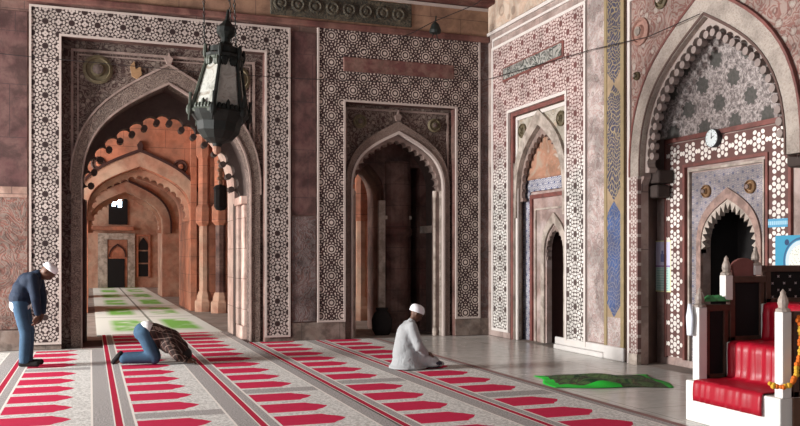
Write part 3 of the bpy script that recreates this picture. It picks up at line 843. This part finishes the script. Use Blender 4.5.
def chain(mb, p0, p1, link=.06, r=.006):
    p0, p1 = Vector(p0), Vector(p1); n = int((p1 - p0).length / link)
    for i in range(n):
        a = p0 + (p1 - p0) * (i / n); b = p0 + (p1 - p0) * ((i + 1.1) / n)
        s_ = Vector((.013, 0, 0)) if i % 2 else Vector((0, .013, 0))
        m = (a + b) / 2
        mb.tube([a, m + s_, b, m - s_, a], r, 4)
for (dx, dy) in ((-.24, .02), (.12, -.1), (.10, .12), (.0, 0)):
    ch = MB(); chain(ch, (dx, dy, zt + .12 if abs(dx) > .01 else zt + .7), (dx * .45 - .5 + (-.04 if dx < 0 else .03), dy * .4, 5.78), .07, .007)
    ch.build('chain', IRON, lan)
l2 = empty('small_lantern', (2.21, 14.2, 2.13))
l2.location = (2.62, 17.9, 1.95)
l2.location = (2.52, 17.9, 2.45)
tag(l2, 'small black cylindrical lantern hanging below and behind the large bronze lantern', 'lantern')
MB().lathe([(0, 0), (.09, .02), (.13, .08), (.13, .42), (.15, .46), (.10, .52), (0, .55)], 10).build('body', BLACK, l2)
ch = MB()
for k in range(9): ch.ball((0, 0, .58 + k * .085), (.075 if k % 2 else .05, .05, .05), 8, 6)
ch.tube([(0, 0, 1.3), (0, 0, 4.56)], .01, 6)
ch.build('brass_chain', plain('aged_brass', (.22, .12, .075), .5, .4), l2)

# wires and floodlight
WIRE = plain('black_wire', (.02, .015, .015), .7, .2)
w_ = MB().tube([(-2.2, 14.8, 4.72), (-.9, 14.8, 4.67), (1.7, 14.8, 4.62), (3.5, 14.8, 4.63), (5.5, 14.82, 4.70), (7.08, 14.85, 4.87), (7.1, 11.2, 4.62), (7.08, 9.8, 4.47), (7.08, 8.74, 4.50)], .006, 6).build('wire', WIRE)
tag(w_, 'thin black wire stretched across both walls near the tops of the frames', 'wire')
w_ = MB().tube([(4.15, 14.8, 5.05), (5.0, 14.75, 5.35), (5.55, 14.7, 5.6), (5.9, 14.6, 5.8), (6.6, 14.3, 6.1), (7.1, 14.0, 6.5)], .008, 6).build('wire', WIRE)
tag(w_, 'black cable sloping up to the corner, holding the small floodlight', 'wire')
fx = empty('floodlight', (5.92, 14.55, 5.70)); tag(fx, 'small dark floodlight hanging on the cable above the centre frame', 'lamp')
MB().lathe([(0, 0), (.10, 0), (.11, .05), (.07, .16), (.03, .2), (0, .2)], 12, (0, 0, -.12)).build('housing', IRON, fx)
b = MB(); b.tube([(0, 0, .06), (.02, 0, .2)], .012, 6); 
MB().tube([(-.02, 0, -.1), (-.10, 0, -.3)], .008, 6).build('loose_wire', IRON, fx); MB().tube([(.02, 0, -.1), (.06, 0, -.28)], .008, 6).build('loose_wire', IRON, fx)
b.build('bracket', IRON, fx)

# ------------------------------------------------------------------ clock, notices
def rwall_obj(name, u, d, z):
    o = bpy.data.objects.new(name, None); COL.objects.link(o)
    o.location = (7.2 + d, -u, z); o.rotation_euler = (0, 0, -PI / 2); o.empty_display_size = .1; return o
ck = rwall_obj('wall_clock', -9.06, ID - .06, 3.03)
tag(ck, 'round white wall clock hung over the patterned band of the big niche', 'clock')
ck.rotation_euler = (math.radians(0), 0, -PI / 2)
MB().lathe([(0, .03), (.118, .03), (.122, .0), (.12, -.04), (.112, -.045), (.11, -.035), (0, -.035)], 28, axis='y').build('rim', plain('clock_rim', (.03, .03, .035), .4), ck)
MB().lathe([(0, -.03), (.112, -.03), (.112, -.04), (0, -.04)], 28, axis='y').build('dial', plain('clock_dial', (.70, .76, .76), .4, .05), ck)
for k in range(12):
    a = k * PI / 6; MB().ball((.095 * math.cos(a), -.041, .095 * math.sin(a)), (.006, .002, .006), 6, 4).build('hour_mark', BLACK, ck)
MB().box(-.004, .004, -.044, -.041, -.01, .07).build('minute_hand', BLACK, ck)
MB().prism([(-.005, -.006), (.055, .02), (.055, .026), (-.005, .006)], -.046, -.043).build('hour_hand', BLACK, ck)

def poster(name, u, d, z, w, h, build, label, cat='poster'):
    o = rwall_obj(name, u, d, z); tag(o, label, cat)
    Mx = Mat(name + '_print', .5); build(Mx)
    MB().box(-w / 2, w / 2, -.006, 0, -h / 2, h / 2).build('sheet', Mx.m, o)
    return o
def p1(M):
    x, z = M.x, M.z
    c = M.mix((z > .0), (.50, .66, .60), (.58, .56, .74))
    c = M.mix((xabs(x) < .04) & within(z, .06, .17) | ((xabs(x) < .02) & within(z, .15, .22)), c, (.18, .20, .42))
    c = M.mix(within(z, -.012, .012), c, (.30, .20, .42))
    c = M.mix(within(xmod(z, .035), .0, .012) & (z < -.03) & (xabs(x) < .13), c, (.26, .50, .45))
    c = M.mix((xabs(x) > .175) | (xabs(z) > .345), c, (.72, .70, .36))
    M.color(c)
po = poster('notice_sheet', -10.20, .40, 1.44, .38, .72, p1, 'pastel notice with yellow edge fixed left of the patterned band', 'notice')
po.location = (7.2 + .395, 10.16, 1.37)
def p2(M):
    c = M.mix(within(xabs(M.z), .0, .022) & (xmod(M.x, .03) > .009), (.08, .30, .48), (.36, .56, .66)); M.color(c)
poster('sign_strip', -8.0, ID - .035, 1.90, .33, .10, p2, 'narrow bright blue sign strip above the round-arched cyan poster', 'sign')
def p3(M):
    x, z = M.x + .0, M.z
    r = xlen(x - .1, (z + .10))
    c = M.mix((r < .24), (.04, .27, .42), (.5, .6, .64))
    c = M.mix((r < .19), c, M.mix((M.voro(40) < .3), (.74, .72, .64), (.40, .42, .35)))
    c = M.mix(within(r, .25, .275), c, (.03, .10, .20))
    c = M.mix((xlen(x + .12, z - .12) < .035), c, (.02, .05, .12))
    M.color(c)
poster('mosque_poster', -7.72, ID - .04, 1.55, .60, .40, p3, 'cyan poster with white dome picture at the right edge behind the pulpit')

# ------------------------------------------------------------------ minbar (pulpit)
WHITEP = plain('white_painted_masonry', (.72, .71, .67), .6, .05, 5)
WOOD = plain('dark_brown_wood', (.075, .032, .02), .5, .45, 14, .4, .3)
WOODL = plain('brown_wood', (.12, .06, .038), .5, .35, 14)
PINK = plain('faded_red_wood', (.20, .075, .065), .6, .3, 10)
PY0, PY1 = 5.42, 6.58
mn = empty('minbar', (5.17, PY0, 0)); tag(mn, 'white and dark wood stepped pulpit with finial posts at the right edge', 'pulpit')
W_ = PY1 - PY0
b = MB(); b.box(0, 1.9, 0, W_, 0, .37); b.box(.40, 1.9, .02, W_ - .02, .37, .71); b.box(.80, 1.9, .02, W_ - .02, .71, 1.06)
b.build('steps', WHITEP, mn, bevel=.012)
def post(x, y, z0, z1, name='post', s=.045):
    p = MB().box(x - s, x + s, y - s, y + s, z0, z1).build(name, WHITEP, mn, bevel=.006)
    MB().lathe([(.0, 0), (s * 1.25, 0), (s * 1.25, .02), (s * .75, .035), (s * .95, .07), (s * .85, .10), (s * .45, .14), (s * .5, .155), (.0, .185)], 10, (x, y, z1)).build('finial', CREAM, p)
    return p
post(.10, W_ - .075, .37, 1.04)
post(.07, .045, .37, 1.06)
post(.42, W_ - .05, 1.10, 1.33, s=.042)
post(.76, W_ - .05, 1.33, 1.42, s=.04)
def rail(y, flip=False):
    f = MB()
    t = .03
    # stepped wooden balustrade frames
    for (x0, x1, z0, z1) in ((.15, .42, .37, 1.06), (.44, .84, .71, 1.32), (.86, 1.9, 1.06, 1.42)):
        f.box(x0, x0 + .06, y - t, y + t, z0, z1); f.box(x1 - .05, x1, y - t, y + t, z0, z1)
        f.box(x0 - .01, x1 + .01, y - t - .01, y + t + .01, z1 - .06, z1); f.box(x0, x1, y - t, y + t, z0, z0 + .05)
    f.build('balustrade_frame', WOOD, mn, bevel=.006)
    p = MB()
    p.box(.20, .38, y - .012, y + .012, .41, 1.01); p.box(.48, .80, y - .012, y + .012, .75, 1.27); p.box(.90, 1.86, y - .012, y + .012, 1.1, 1.38)
    p.build('balustrade_panel', BLACK, mn)
rail(W_ - .05); rail(.045)
# pierced star screen on the far top panel: pale stars
STARM = plain('pale_star_holes', (.5, .42, .42))
for i in range(9):
    for j in range(5):
        if (i + j) % 2: continue
        x = .95 + i * .07; z = 1.12 + j * .065
        pts = [(x + (.016 if k % 2 else .006) * math.cos(k * PI / 4), z + (.016 if k % 2 else .006) * math.sin(k * PI / 4)) for k in range(8)]
        MB().prism(pts, W_ - .069, W_ - .062).build('pierced_star', STARM, mn)
p = [(.50, 1.32)] + [(.615 + .135 * math.cos(PI - k * PI / 10), 1.40 + .09 * math.sin(k * PI / 10)) for k in range(11)] + [(.75, 1.32)]
MB().prism(p, W_ - .07, W_ - .03).build('arched_headboard', PINK, mn)
# wooden near side cladding
b = MB(); b.box(.12, 1.9, -.02, .0, .0, .37)
b.build('side_board', WOODL, mn)
# cloth runner on the steps
SATIN = Mat('red_satin', .42, .35)
nn = SATIN.noise(7, 3, .5)
SATIN.color(SATIN.mix(nn, (.28, .003, .012), (.42, .006, .024)))
cl = MB(); NY = 36; ys = [5.60 + (6.44 - 5.60) * j / NY for j in range(NY + 1)]
path = [(5.15, .20), (5.148, .25), (5.15, .30), (5.155, .35), (5.165, .378), (5.19, .384), (5.30, .383), (5.42, .384), (5.52, .388), (5.548, .41), (5.555, .48), (5.553, .56), (5.552, .64), (5.555, .70), (5.575, .722), (5.65, .723), (5.80, .723), (5.92, .728), (5.945, .76), (5.95, .86), (5.948, .96), (5.955, 1.05), (5.99, 1.07), (6.3, 1.07)]
vs = []
for i, (px_, pz_) in enumerate(path):
    for j, yy in enumerate(ys):
        riser = (9 <= i <= 13) or (18 <= i <= 21)
        w_amp = .012 if riser else (.004 if i < 5 else .002)
        dx = w_amp * math.sin(yy * 55 + 2 * math.sin(yy * 17) + pz_ * 3) + (w_amp * .5 * math.sin(yy * 97))
        sl = .0 if i >= 4 else (-.0)
        vs.append((px_ + dx - (w_amp if riser else .002) , yy + (.02 * (pz_ - .2) if i < 5 else 0), pz_ + (0 if riser or i < 5 else .002 * math.sin(yy * 40 + px_ * 30))))
fs = []
for i in range(len(path) - 1):
    for j in range(NY):
        a = i * (NY + 1) + j; fs.append((a, a + 1, a + NY + 2, a + NY + 1))
o = MB().add(vs, fs).build('stair_cloth', SATIN.m, smooth=True)
mm = o.modifiers.new('thick', 'SOLIDIFY'); mm.thickness = .006; mm.offset = 1
tag(o, 'shiny red satin cloth running down the white pulpit steps', 'cloth')

# crumpled cloths
def crumple(name, cx, cy, z, lx, ly, h, mat, label, seed, rot=0, n=(46, 30), cat='cloth'):
    rnd = random.Random(seed); waves = [(rnd.uniform(3, 13), rnd.uniform(3, 13), rnd.uniform(0, 6), rnd.uniform(.3, 1)) for _ in range(9)]
    vs = []; fs = []
    for i in range(n[0] + 1):
        for j in range(n[1] + 1):
            u = -1 + 2 * i / n[0]; v = -1 + 2 * j / n[1]
            e = (1 - abs(u) ** 4) * (1 - abs(v) ** 4)
            s = sum(a * math.sin(p * u + q * v + f) for p, q, f, a in waves) / 4
            wob = 1 + .06 * math.sin(5 * u + seed) + .05 * math.sin(9 * v + seed)
            vs.append((u * lx / 2 * (1 + .05 * math.sin(4 * v + seed)), v * ly / 2 * wob, max(.006, h * e * (.45 + .55 * s))))
    for i in range(n[0]):
        for j in range(n[1]):
            a = i * (n[1] + 1) + j; fs.append((a, a + n[1] + 1, a + n[1] + 2, a + 1))
    o = MB().add(vs, fs).build(name, mat, loc=(cx, cy, z), rz=rot, smooth=True)
    m = o.modifiers.new('thick', 'SOLIDIFY'); m.thickness = .005; m.offset = 1
    return tag(o, label, cat)
GR = Mat('green_patterned_cloth', .6, .3)
n = GR.noise(5, 4, .6, 1.5)
cc = GR.ramp(n, [(.40, (.008, .03, .012)), (.50, (.06, .10, .035)), (.58, (.015, .02, .012)), (.68, (.10, .08, .04))])
eg = ((GR.y < -.36) & (GR.x < .1)) | (GR.y > .46) | (GR.x < -.60) | (GR.x > .62)
GR.color(GR.mix(eg, cc, (.012, .42, .03)))
crumple('green_cloth', 5.80, 8.93, .0, 1.42, 1.02, .075, GR.m, 'crumpled bright green prayer cloth with dark middle on the polished floor', 3, rot=-.30)
GR2 = plain('green_folded_cloth', (.06, .26, .09), .7, .5, 14)
o = crumple('green_scarf', 5.45, 6.53, 1.085, .28, .12, .075, GR2, 'small green cloth bundled on the lowest wooden rail of the pulpit', 5, n=(24, 14))
# pale cloth over the far front post
b = MB()
vs = []
for i in range(13):
    z = .78 + .29 * i / 12
    hw = .036 + .014 * i / 7 if i <= 7 else .05 - .035 * (i - 7) / 5
    for k in range(10):
        a = 2 * PI * k / 10
        vs.append((5.205 - .015 + .018 * math.cos(a), 6.545 + hw * math.sin(a) + .0, z))
fs = [(i * 10 + k, i * 10 + (k + 1) % 10, (i + 1) * 10 + (k + 1) % 10, (i + 1) * 10 + k) for i in range(12) for k in range(10)]
fs += [tuple(range(10)), tuple(120 + k for k in range(10))]
o = MB().add(vs, fs).build('hanging_cloth', plain('pale_blue_cloth', (.66, .72, .78), .8, .1), smooth=True)
tag(o, 'pale blue-white cloth hanging on the far front post of the pulpit', 'cloth')
# garland
g1 = MB(); rnd = random.Random(2)
path = [(5.32, 5.385, 1.02), (5.325, 5.375, .94), (5.325, 5.37, .86), (5.32, 5.365, .78), (5.30, 5.36, .70), (5.28, 5.355, .62), (5.25, 5.35, .54), (5.21, 5.355, .49), (5.165, 5.38, .47), (5.12, 5.43, .47), (5.105, 5.47, .50)]
pts = []
for a, b_ in zip(path, path[1:]):
    for k in range(3): pts.append(tuple(a[i] + (b_[i] - a[i]) * k / 3 for i in range(3)))
gar = empty('flower_garland', (5.32, 5.385, 1.02)); tag(gar, 'orange and yellow flower garland hanging from the front post of the pulpit', 'garland')
OR = plain('marigold_orange', (.70, .16, .015), .8, .3, 60); YE = plain('marigold_yellow', (.72, .42, .04), .8, .3, 60)
MB().tube([(p[0] - 5.32, p[1] - 5.385, p[2] - 1.02) for p in path], .006, 6).build('string', OR, gar)
for i, p in enumerate(pts):
    q = (p[0] - 5.32 + rnd.uniform(-.008, .008), p[1] - 5.385 + rnd.uniform(-.006, .006), p[2] - 1.02)
    MB().ball(q, rnd.uniform(.016, .024), 8, 6).build('flower', OR if (i // 3) % 2 == 0 else YE, gar)

# dark jar standing inside the centre arch
jr = MB().lathe([(0, 0), (.14, 0), (.19, .10), (.20, .3), (.15, .42), (.10, .46), (.13, .52), (0, .52)], 16).build('metal_pot', BLACK, loc=(5.30, 15.75, 0), smooth=True)
tag(jr, 'black round pot standing in the centre arch behind the seated man', 'pot')

# ------------------------------------------------------------------ people
def capsule(mb, a, b, ra, rb, seg=12):
    a, b = Vector(a), Vector(b); d = (b - a)
    n = 5
    mb.tube([a + d * (i / n) for i in range(n + 1)], [ra + (rb - ra) * i / n for i in range(n + 1)], seg)
    mb.ball(a, ra, seg, 8); mb.ball(b, rb, seg, 8)
def fuse(mb, name, mat, parent, voxel=.012, smooth=4, disp=None):
    o = mb.build(name, mat, parent)
    r = o.modifiers.new('fuse', 'REMESH'); r.mode = 'VOXEL'; r.voxel_size = voxel; r.use_smooth_shade = True
    s = o.modifiers.new('soft', 'SMOOTH'); s.iterations = smooth; s.factor = .6
    return o
SKIN = plain('brown_skin', (.10, .048, .030), .55, .15, 10)
def head(mb, c, tilt, r=.1):
    """skull, jaw, nose, ears; tilt = pitch forward (radians); faces +x"""
    T = Matrix.Rotation(tilt, 3, 'Y'); c = Vector(c)
    q = lambda x, y, z: tuple(c + T @ Vector((x, y, z)))
    mb.ball(q(0, 0, .01), (.098, .078, .105), 16, 12, (0, tilt, 0))
    mb.ball(q(.03, 0, -.055), (.062, .055, .06), 12, 8, (0, tilt, 0))
    mb.ball(q(.055, 0, -.09), (.032, .03, .026), 10, 6)
    mb.ball(q(.104, 0, -.02), (.018, .014, .026), 8, 6, (0, tilt, 0))
    mb.ball(q(.088, 0, .02), (.02, .05, .012), 8, 6, (0, tilt, 0))
    mb.ball(q(.094, 0, -.062), (.014, .026, .010), 8, 6, (0, tilt, 0))
    for s in (-1, 1): mb.ball(q(-.01, s * .08, -.015), (.02, .012, .03), 8, 6, (0, tilt, 0))
    return q
def hand(mb, w, d, up, side):
    """palm + five curled fingers; w wrist, d pointing dir, up = back of hand"""
    w, d, up = Vector(w), Vector(d).normalized(), Vector(up).normalized()
    s = d.cross(up).normalized()
    capsule(mb, w, w + d * .05, .028, .034, 8)
    pc = w + d * .06
    for k, (o_, l) in enumerate(((-.030, .062), (-.010, .072), (.011, .068), (.031, .054))):
        a = pc + s * o_ * 1.0 + d * .015; b = a + d * l * .5 - up * .008; c = b + d * l * .4 - up * .028
        capsule(mb, a, b, .0115, .0105, 6); capsule(mb, b, c, .0105, .009, 6)
    a = w + d * .02 + s * side * .03; b = a + d * .03 + s * side * .025 - up * .01; c = b + d * .03 - up * .01
    capsule(mb, a, b, .014, .012, 6); capsule(mb, b, c, .012, .010, 6)
def cap_mesh(q, tilt, h=.075, lo=.035, k=1.0):
    mb = MB(); T = Matrix.Rotation(tilt, 3, 'Y')
    vs = []; prof = [(.107, lo - .005), (.110, lo + .01), (.108, lo + .03), (.100, lo + .05), (.085, lo + .07), (.055, lo + .083), (.02, lo + .088)]
    n = 18
    kk = k
    o = Vector(q(0, 0, 0))
    for r, z in prof:
        r *= kk; z *= (kk + .12 if kk > 1 else 1)
        for k in range(n):
            a = 2 * PI * k / n; vs.append(o + T @ Vector((r * math.cos(a) - .004, r * .83 * math.sin(a), z)))
    fs = [(i * n + k, i * n + (k + 1) % n, (i + 1) * n + (k + 1) % n, (i + 1) * n + k) for i in range(len(prof) - 1) for k in range(n)]
    fs += [tuple(range(n)), tuple((len(prof) - 1) * n + k for k in range(n))]
    return mb.add(vs, fs)
def eyes(parent, q):
    m = plain('eye_dark', (.03, .02, .02), .2)
    for s in (-1, 1): MB().ball(q(.090, s * .032, .005), .009, 8, 6).build('eye', m, parent)
CAPM = plain('white_cap_cotton', (.72, .72, .74), .9, .1, 30)
JEANS = plain('blue_denim', (.035, .075, .125), .9, .4, 12)
NAVY = plain('navy_jacket', (.006, .014, .032), .8, .4, 9)
WSH = plain('white_shirt', (.72, .72, .72), .9, .08)

# --- bowing man
m1 = empty('person', (-.78, 12.62, 0), -.15); m1.location.z = .03; m1.scale = (1.0, 1.0, .965); tag(m1, 'person in navy jacket, jeans and white cap, standing and bowing at the left', 'person')
body = MB()
hip = {}; kn = {}; an = {}
for s in (-1, 1):
    hip[s] = (-.10, s * .09, .87); kn[s] = (-.02, s * .10, .47); an[s] = (-.03, s * .10, .09)
    capsule(body, hip[s], kn[s], .078, .055); capsule(body, kn[s], an[s], .052, .036)
    capsule(body, (-.03, s * .10, .035), (.12, s * .11, .03), .034, .028); 
    sh = (.10, s * .165, 1.23); el = (.13, s * .20, .95); wr_ = (.14, s * .14, .71)
    capsule(body, sh, el, .052, .042); capsule(body, el, wr_, .04, .028)
    hand(body, (.14, s * .14, .70), (-.25, 0, -1), (.9, s * .3, -.2), -s)
capsule(body, (-.10, -.05, .90), (-.10, .05, .90), .10, .10)
capsule(body, (-.10, 0, .92), (.02, 0, 1.14), .125, .13); capsule(body, (.04, -.1, 1.20), (.04, .1, 1.20), .085, .085)
capsule(body, (.07, 0, 1.26), (.17, 0, 1.30), .055, .05)
q = head(body, (.245, 0, 1.315), math.radians(62))
fuse(body, 'body', SKIN, m1, .011, 3)
eyes(m1, q)
cap_mesh(q, math.radians(62 - 22), lo=.04).build('cap', CAPM, m1, smooth=True)
tr = MB()
for s in (-1, 1):
    capsule(tr, hip[s], kn[s], .098, .076, 14); capsule(tr, kn[s], (-.035, s * .10, .10), .074, .070, 14)
    tr.ball((-.03, s * .10, .07), (.078, .07, .03), 12, 6)
capsule(tr, (-.10, -.06, .90), (-.10, .06, .90), .125, .125)
fuse(tr, 'jeans', JEANS, m1, .014, 3)
jk = MB()
capsule(jk, (-.10, -.05, .93), (-.10, .05, .93), .135, .135); capsule(jk, (-.10, 0, .95), (.00, 0, 1.15), .155, .165, 16)
capsule(jk, (.03, -.12, 1.19), (.03, .12, 1.19), .115, .115, 14); capsule(jk, (-.06, -.07, 1.08), (-.06, .07, 1.08), .14, .14, 14)
capsule(jk, (.05, 0, 1.24), (.12, 0, 1.28), .085, .07)
for s in (-1, 1):
    capsule(jk, (.08, s * .165, 1.23), (.13, s * .21, .95), .080, .066); capsule(jk, (.13, s * .21, .95), (.145, s * .15, .75), .066, .05)
fuse(jk, 'jacket', NAVY, m1, .014, 4)
sh_ = MB(); capsule(sh_, (-.11, -.05, .865), (-.11, .05, .865), .128, .128, 14)
b_ = fuse(sh_, 'shirt_tail', WSH, m1, .014, 3)
for s in (-1, 1):
    f = MB(); capsule(f, (-.07, s * .10, .045), (.13, s * .115, .04), .045, .042, 12)
    fuse(f, 'shoe', BLACK, m1, .010, 2)

# --- prostrating man
m2 = empty('person', (.84, 12.30, .045), -.12); tag(m2, 'person in jeans and brown checked shirt kneeling with head to the carpet', 'person')
body = MB(); tr = MB()
for s in (-1, 1):
    hp = (-.14, s * .09, .42); k_ = (.0, s * .11, .07); a_ = (-.44, s * .10, .07)
    capsule(body, hp, k_, .078, .056); capsule(body, k_, a_, .052, .036); capsule(body, a_, (-.50, s * .10, .03), .034, .028)
    capsule(tr, hp, k_, .112, .080, 14); capsule(tr, (.0, s * .11, .078), (-.40, s * .10, .075), .078, .070, 14)
    sh = (.20, s * .16, .26); el = (.30, s * .24, .10); wr_ = (.42, s * .17, .03)
    capsule(body, sh, el, .05, .04); capsule(body, el, wr_, .038, .026)
    hand(body, wr_, (1, -s * .2, -.05), (0, 0, 1), -s)
capsule(body, (-.14, 0, .42), (.14, 0, .30), .12, .125); capsule(body, (.18, -.1, .26), (.18, .1, .26), .08, .08)
capsule(body, (.20, 0, .22), (.29, 0, .15), .052, .05)
q = head(body, (.36, 0, .105), math.radians(118))
fuse(body, 'body', SKIN, m2, .011, 3); eyes(m2, q)
hr = MB(); T = Matrix.Rotation(math.radians(118), 3, 'Y')
hr.ball(q(-.018, 0, .03), (.105, .087, .103), 16, 10, (0, math.radians(118), 0))
hr.build('hair', plain('black_hair', (.012, .01, .01), .6, .3, 40), m2, smooth=True)
capsule(tr, (-.16, -.06, .43), (-.16, .06, .43), .125, .125)
fuse(tr, 'jeans', JEANS, m2, .014, 3)
for s in (-1, 1):
    f = MB(); capsule(f, (-.46, s * .10, .12), (-.535, s * .10, .035), .042, .036, 12); fuse(f, 'shoe', BLACK, m2, .01, 2)
us = MB(); capsule(us, (-.11, -.05, .45), (-.11, .05, .45), .128, .128, 14); fuse(us, 'undershirt', WSH, m2, .014, 3)
st = MB()
capsule(st, (-.02, -.05, .41), (-.02, .05, .41), .13, .13, 14); capsule(st, (-.02, 0, .39), (.20, 0, .30), .16, .165, 14); capsule(st, (.20, -.05, .27), (.33, 0, .20), .15, .12, 14)
capsule(st, (.18, -.11, .25), (.18, .11, .25), .11, .11)
for s in (-1, 1):
    capsule(st, (.18, s * .16, .26), (.31, s * .25, .105), .078, .065); capsule(st, (.31, s * .25, .105), (.41, s * .18, .05), .062, .046)
PL = Mat('brown_checked_shirt', .9)
ca = xabs(xsin(PL.x * 45 + PL.z * 20)); cb = xabs(xsin(PL.y * 45 + PL.z * 30))
c = PL.mix((ca < .4), (.022, .011, .009), (.07, .036, .028)); c = PL.mix((cb < .13) | (PL.noise(7, 2) > .62), c, (.26, .19, .16))
PL.color(c)
fuse(st, 'checked_shirt', PL.m, m2, .014, 4)

# --- seated man
m3 = empty('person', (4.03, 10.74, .026), -.12); m3.scale = (.84, .85, .96); tag(m3, 'person in pale grey robe and white cap kneeling upright, head bowed', 'person')
body = MB(); robe = MB()
for s in (-1, 1):
    hp = (-.10, s * .09, .17); k_ = (.32, s * .14, .10); a_ = (-.10, s * .11, .06)
    capsule(body, hp, k_, .078, .056); capsule(body, k_, a_, .05, .036); capsule(body, a_, (-.22, s * .08, .035), .032, .028)
    capsule(robe, hp, (.34, s * .14, .09), .11, .078, 14)
    sh = (-.03, s * .17, .57); el = (.06, s * .23, .33); wr_ = (.22, s * .15, .21)
    capsule(body, sh, el, .048, .038); capsule(body, el, wr_, .036, .026); hand(body, wr_, (1, -s * .1, -.35), (.3, 0, 1), -s)
    capsule(robe, sh, (.06, s * .245, .32), .082, .075, 14); capsule(robe, (.06, s * .245, .32), (.18, s * .17, .22), .074, .055, 14)
capsule(body, (-.10, 0, .2), (-.05, 0, .52), .12, .12); capsule(body, (-.02, -.1, .57), (-.02, .1, .57), .075, .075); capsule(body, (-.01, 0, .62), (.035, 0, .70), .052, .05)
q = head(body, (.085, 0, .755), math.radians(38))
fuse(body, 'body', SKIN, m3, .011, 3); eyes(m3, q)
cap_mesh(q, math.radians(18), lo=.012, k=1.13).build('cap', CAPM, m3, smooth=True)
capsule(robe, (-.12, 0, .18), (-.07, 0, .46), .19, .175, 18); capsule(robe, (-.03, -.12, .545), (-.03, .12, .545), .105, .105, 14)
capsule(robe, (-.02, 0, .60), (.0, 0, .635), .08, .065)
robe.lathe([(0, 0.0), (.31, 0.0), (.31, .02), (.27, .05), (.24, .14), (.18, .3), (0, .3)], 22, (-.06, 0, 0))
robe.ball((.34, 0, .05), (.20, .24, .05), 16, 8)
RB = Mat('pale_grey_cotton', .9, .1)
rn = RB.noise(3, 3)
RB.color(RB.mix(rn, (.27, .28, .285), (.36, .365, .365)))
wv = RB.m
fold = RB.noise(7, 2, .5, .6)
RB.bump(xabs(xsin(fold * 9)), .35, .02)
fuse(robe, 'robe', wv, m3, .014, 4)
tt = MB(); capsule(tt, (-.05, .0, .05), (.38, .08, .055), .055, .05, 12); tt.ball((.36, -.14, .06), (.11, .09, .055), 12, 8)
b_ = fuse(tt, 'trousers', plain('dark_trousers', (.03, .03, .045), .9, .2), m3, .012, 3)

# ------------------------------------------------------------------ light: daylight through the arcades, added fill from the front
def area(name, loc, rot, sx, sy, power, col=(1, .96, .90)):
    l = bpy.data.lights.new(name, 'AREA'); l.shape = 'RECTANGLE'; l.size = sx; l.size_y = sy; l.energy = power; l.color = col
    o = bpy.data.objects.new(name, l); COL.objects.link(o); o.location = loc; o.rotation_euler = rot; return o
RX = (0, -PI / 2 + .38, 0)   # through the arcade, from the bright sky down on to the floor
DAY = (1, .99, .975)
for y, z, sx, sy, p in ((3.4, 3.1, 5.0, 4.4, 230), (11.8, 3.2, 2.6, 2.6, 2500), (-3, 3.1, 5.0, 4.4, 30)):
    area('courtyard_daylight', (-9.9, y, z), RX, sx, sy, p, DAY)
area('front_fill_light', (-5, -5.9, 3.1), (PI / 2 - .4, 0, 0), 5, 6, 15, DAY)  # unseen fill added behind the camera, stands in for daylight
area('front_fill_light', (2, -5.9, 3.1), (PI / 2 - .4, 0, 0), 5, 6, 15, DAY)
for y, s_, p in ((20.9, 6, 820), (30.6, 5, 380), (40, 7, 420)):
    area('aisle_daylight', (-5.8, y, 3.0), RX, 5.5, s_, p, (1, .96, .91))
wd = bpy.data.worlds.new('sky'); SC.world = wd; wd.use_nodes = True
wd.node_tree.nodes['Background'].inputs[0].default_value = (.75, .85, 1, 1)
wd.node_tree.nodes['Background'].inputs[1].default_value = .5
SC.view_settings.view_transform = 'Standard'; SC.view_settings.look = 'None'; SC.view_settings.gamma = 1
SC.view_settings.use_curve_mapping = False
SC.view_settings.exposure = 0.72
SC.cycles.max_bounces = 8
SC.cycles.use_denoising = True
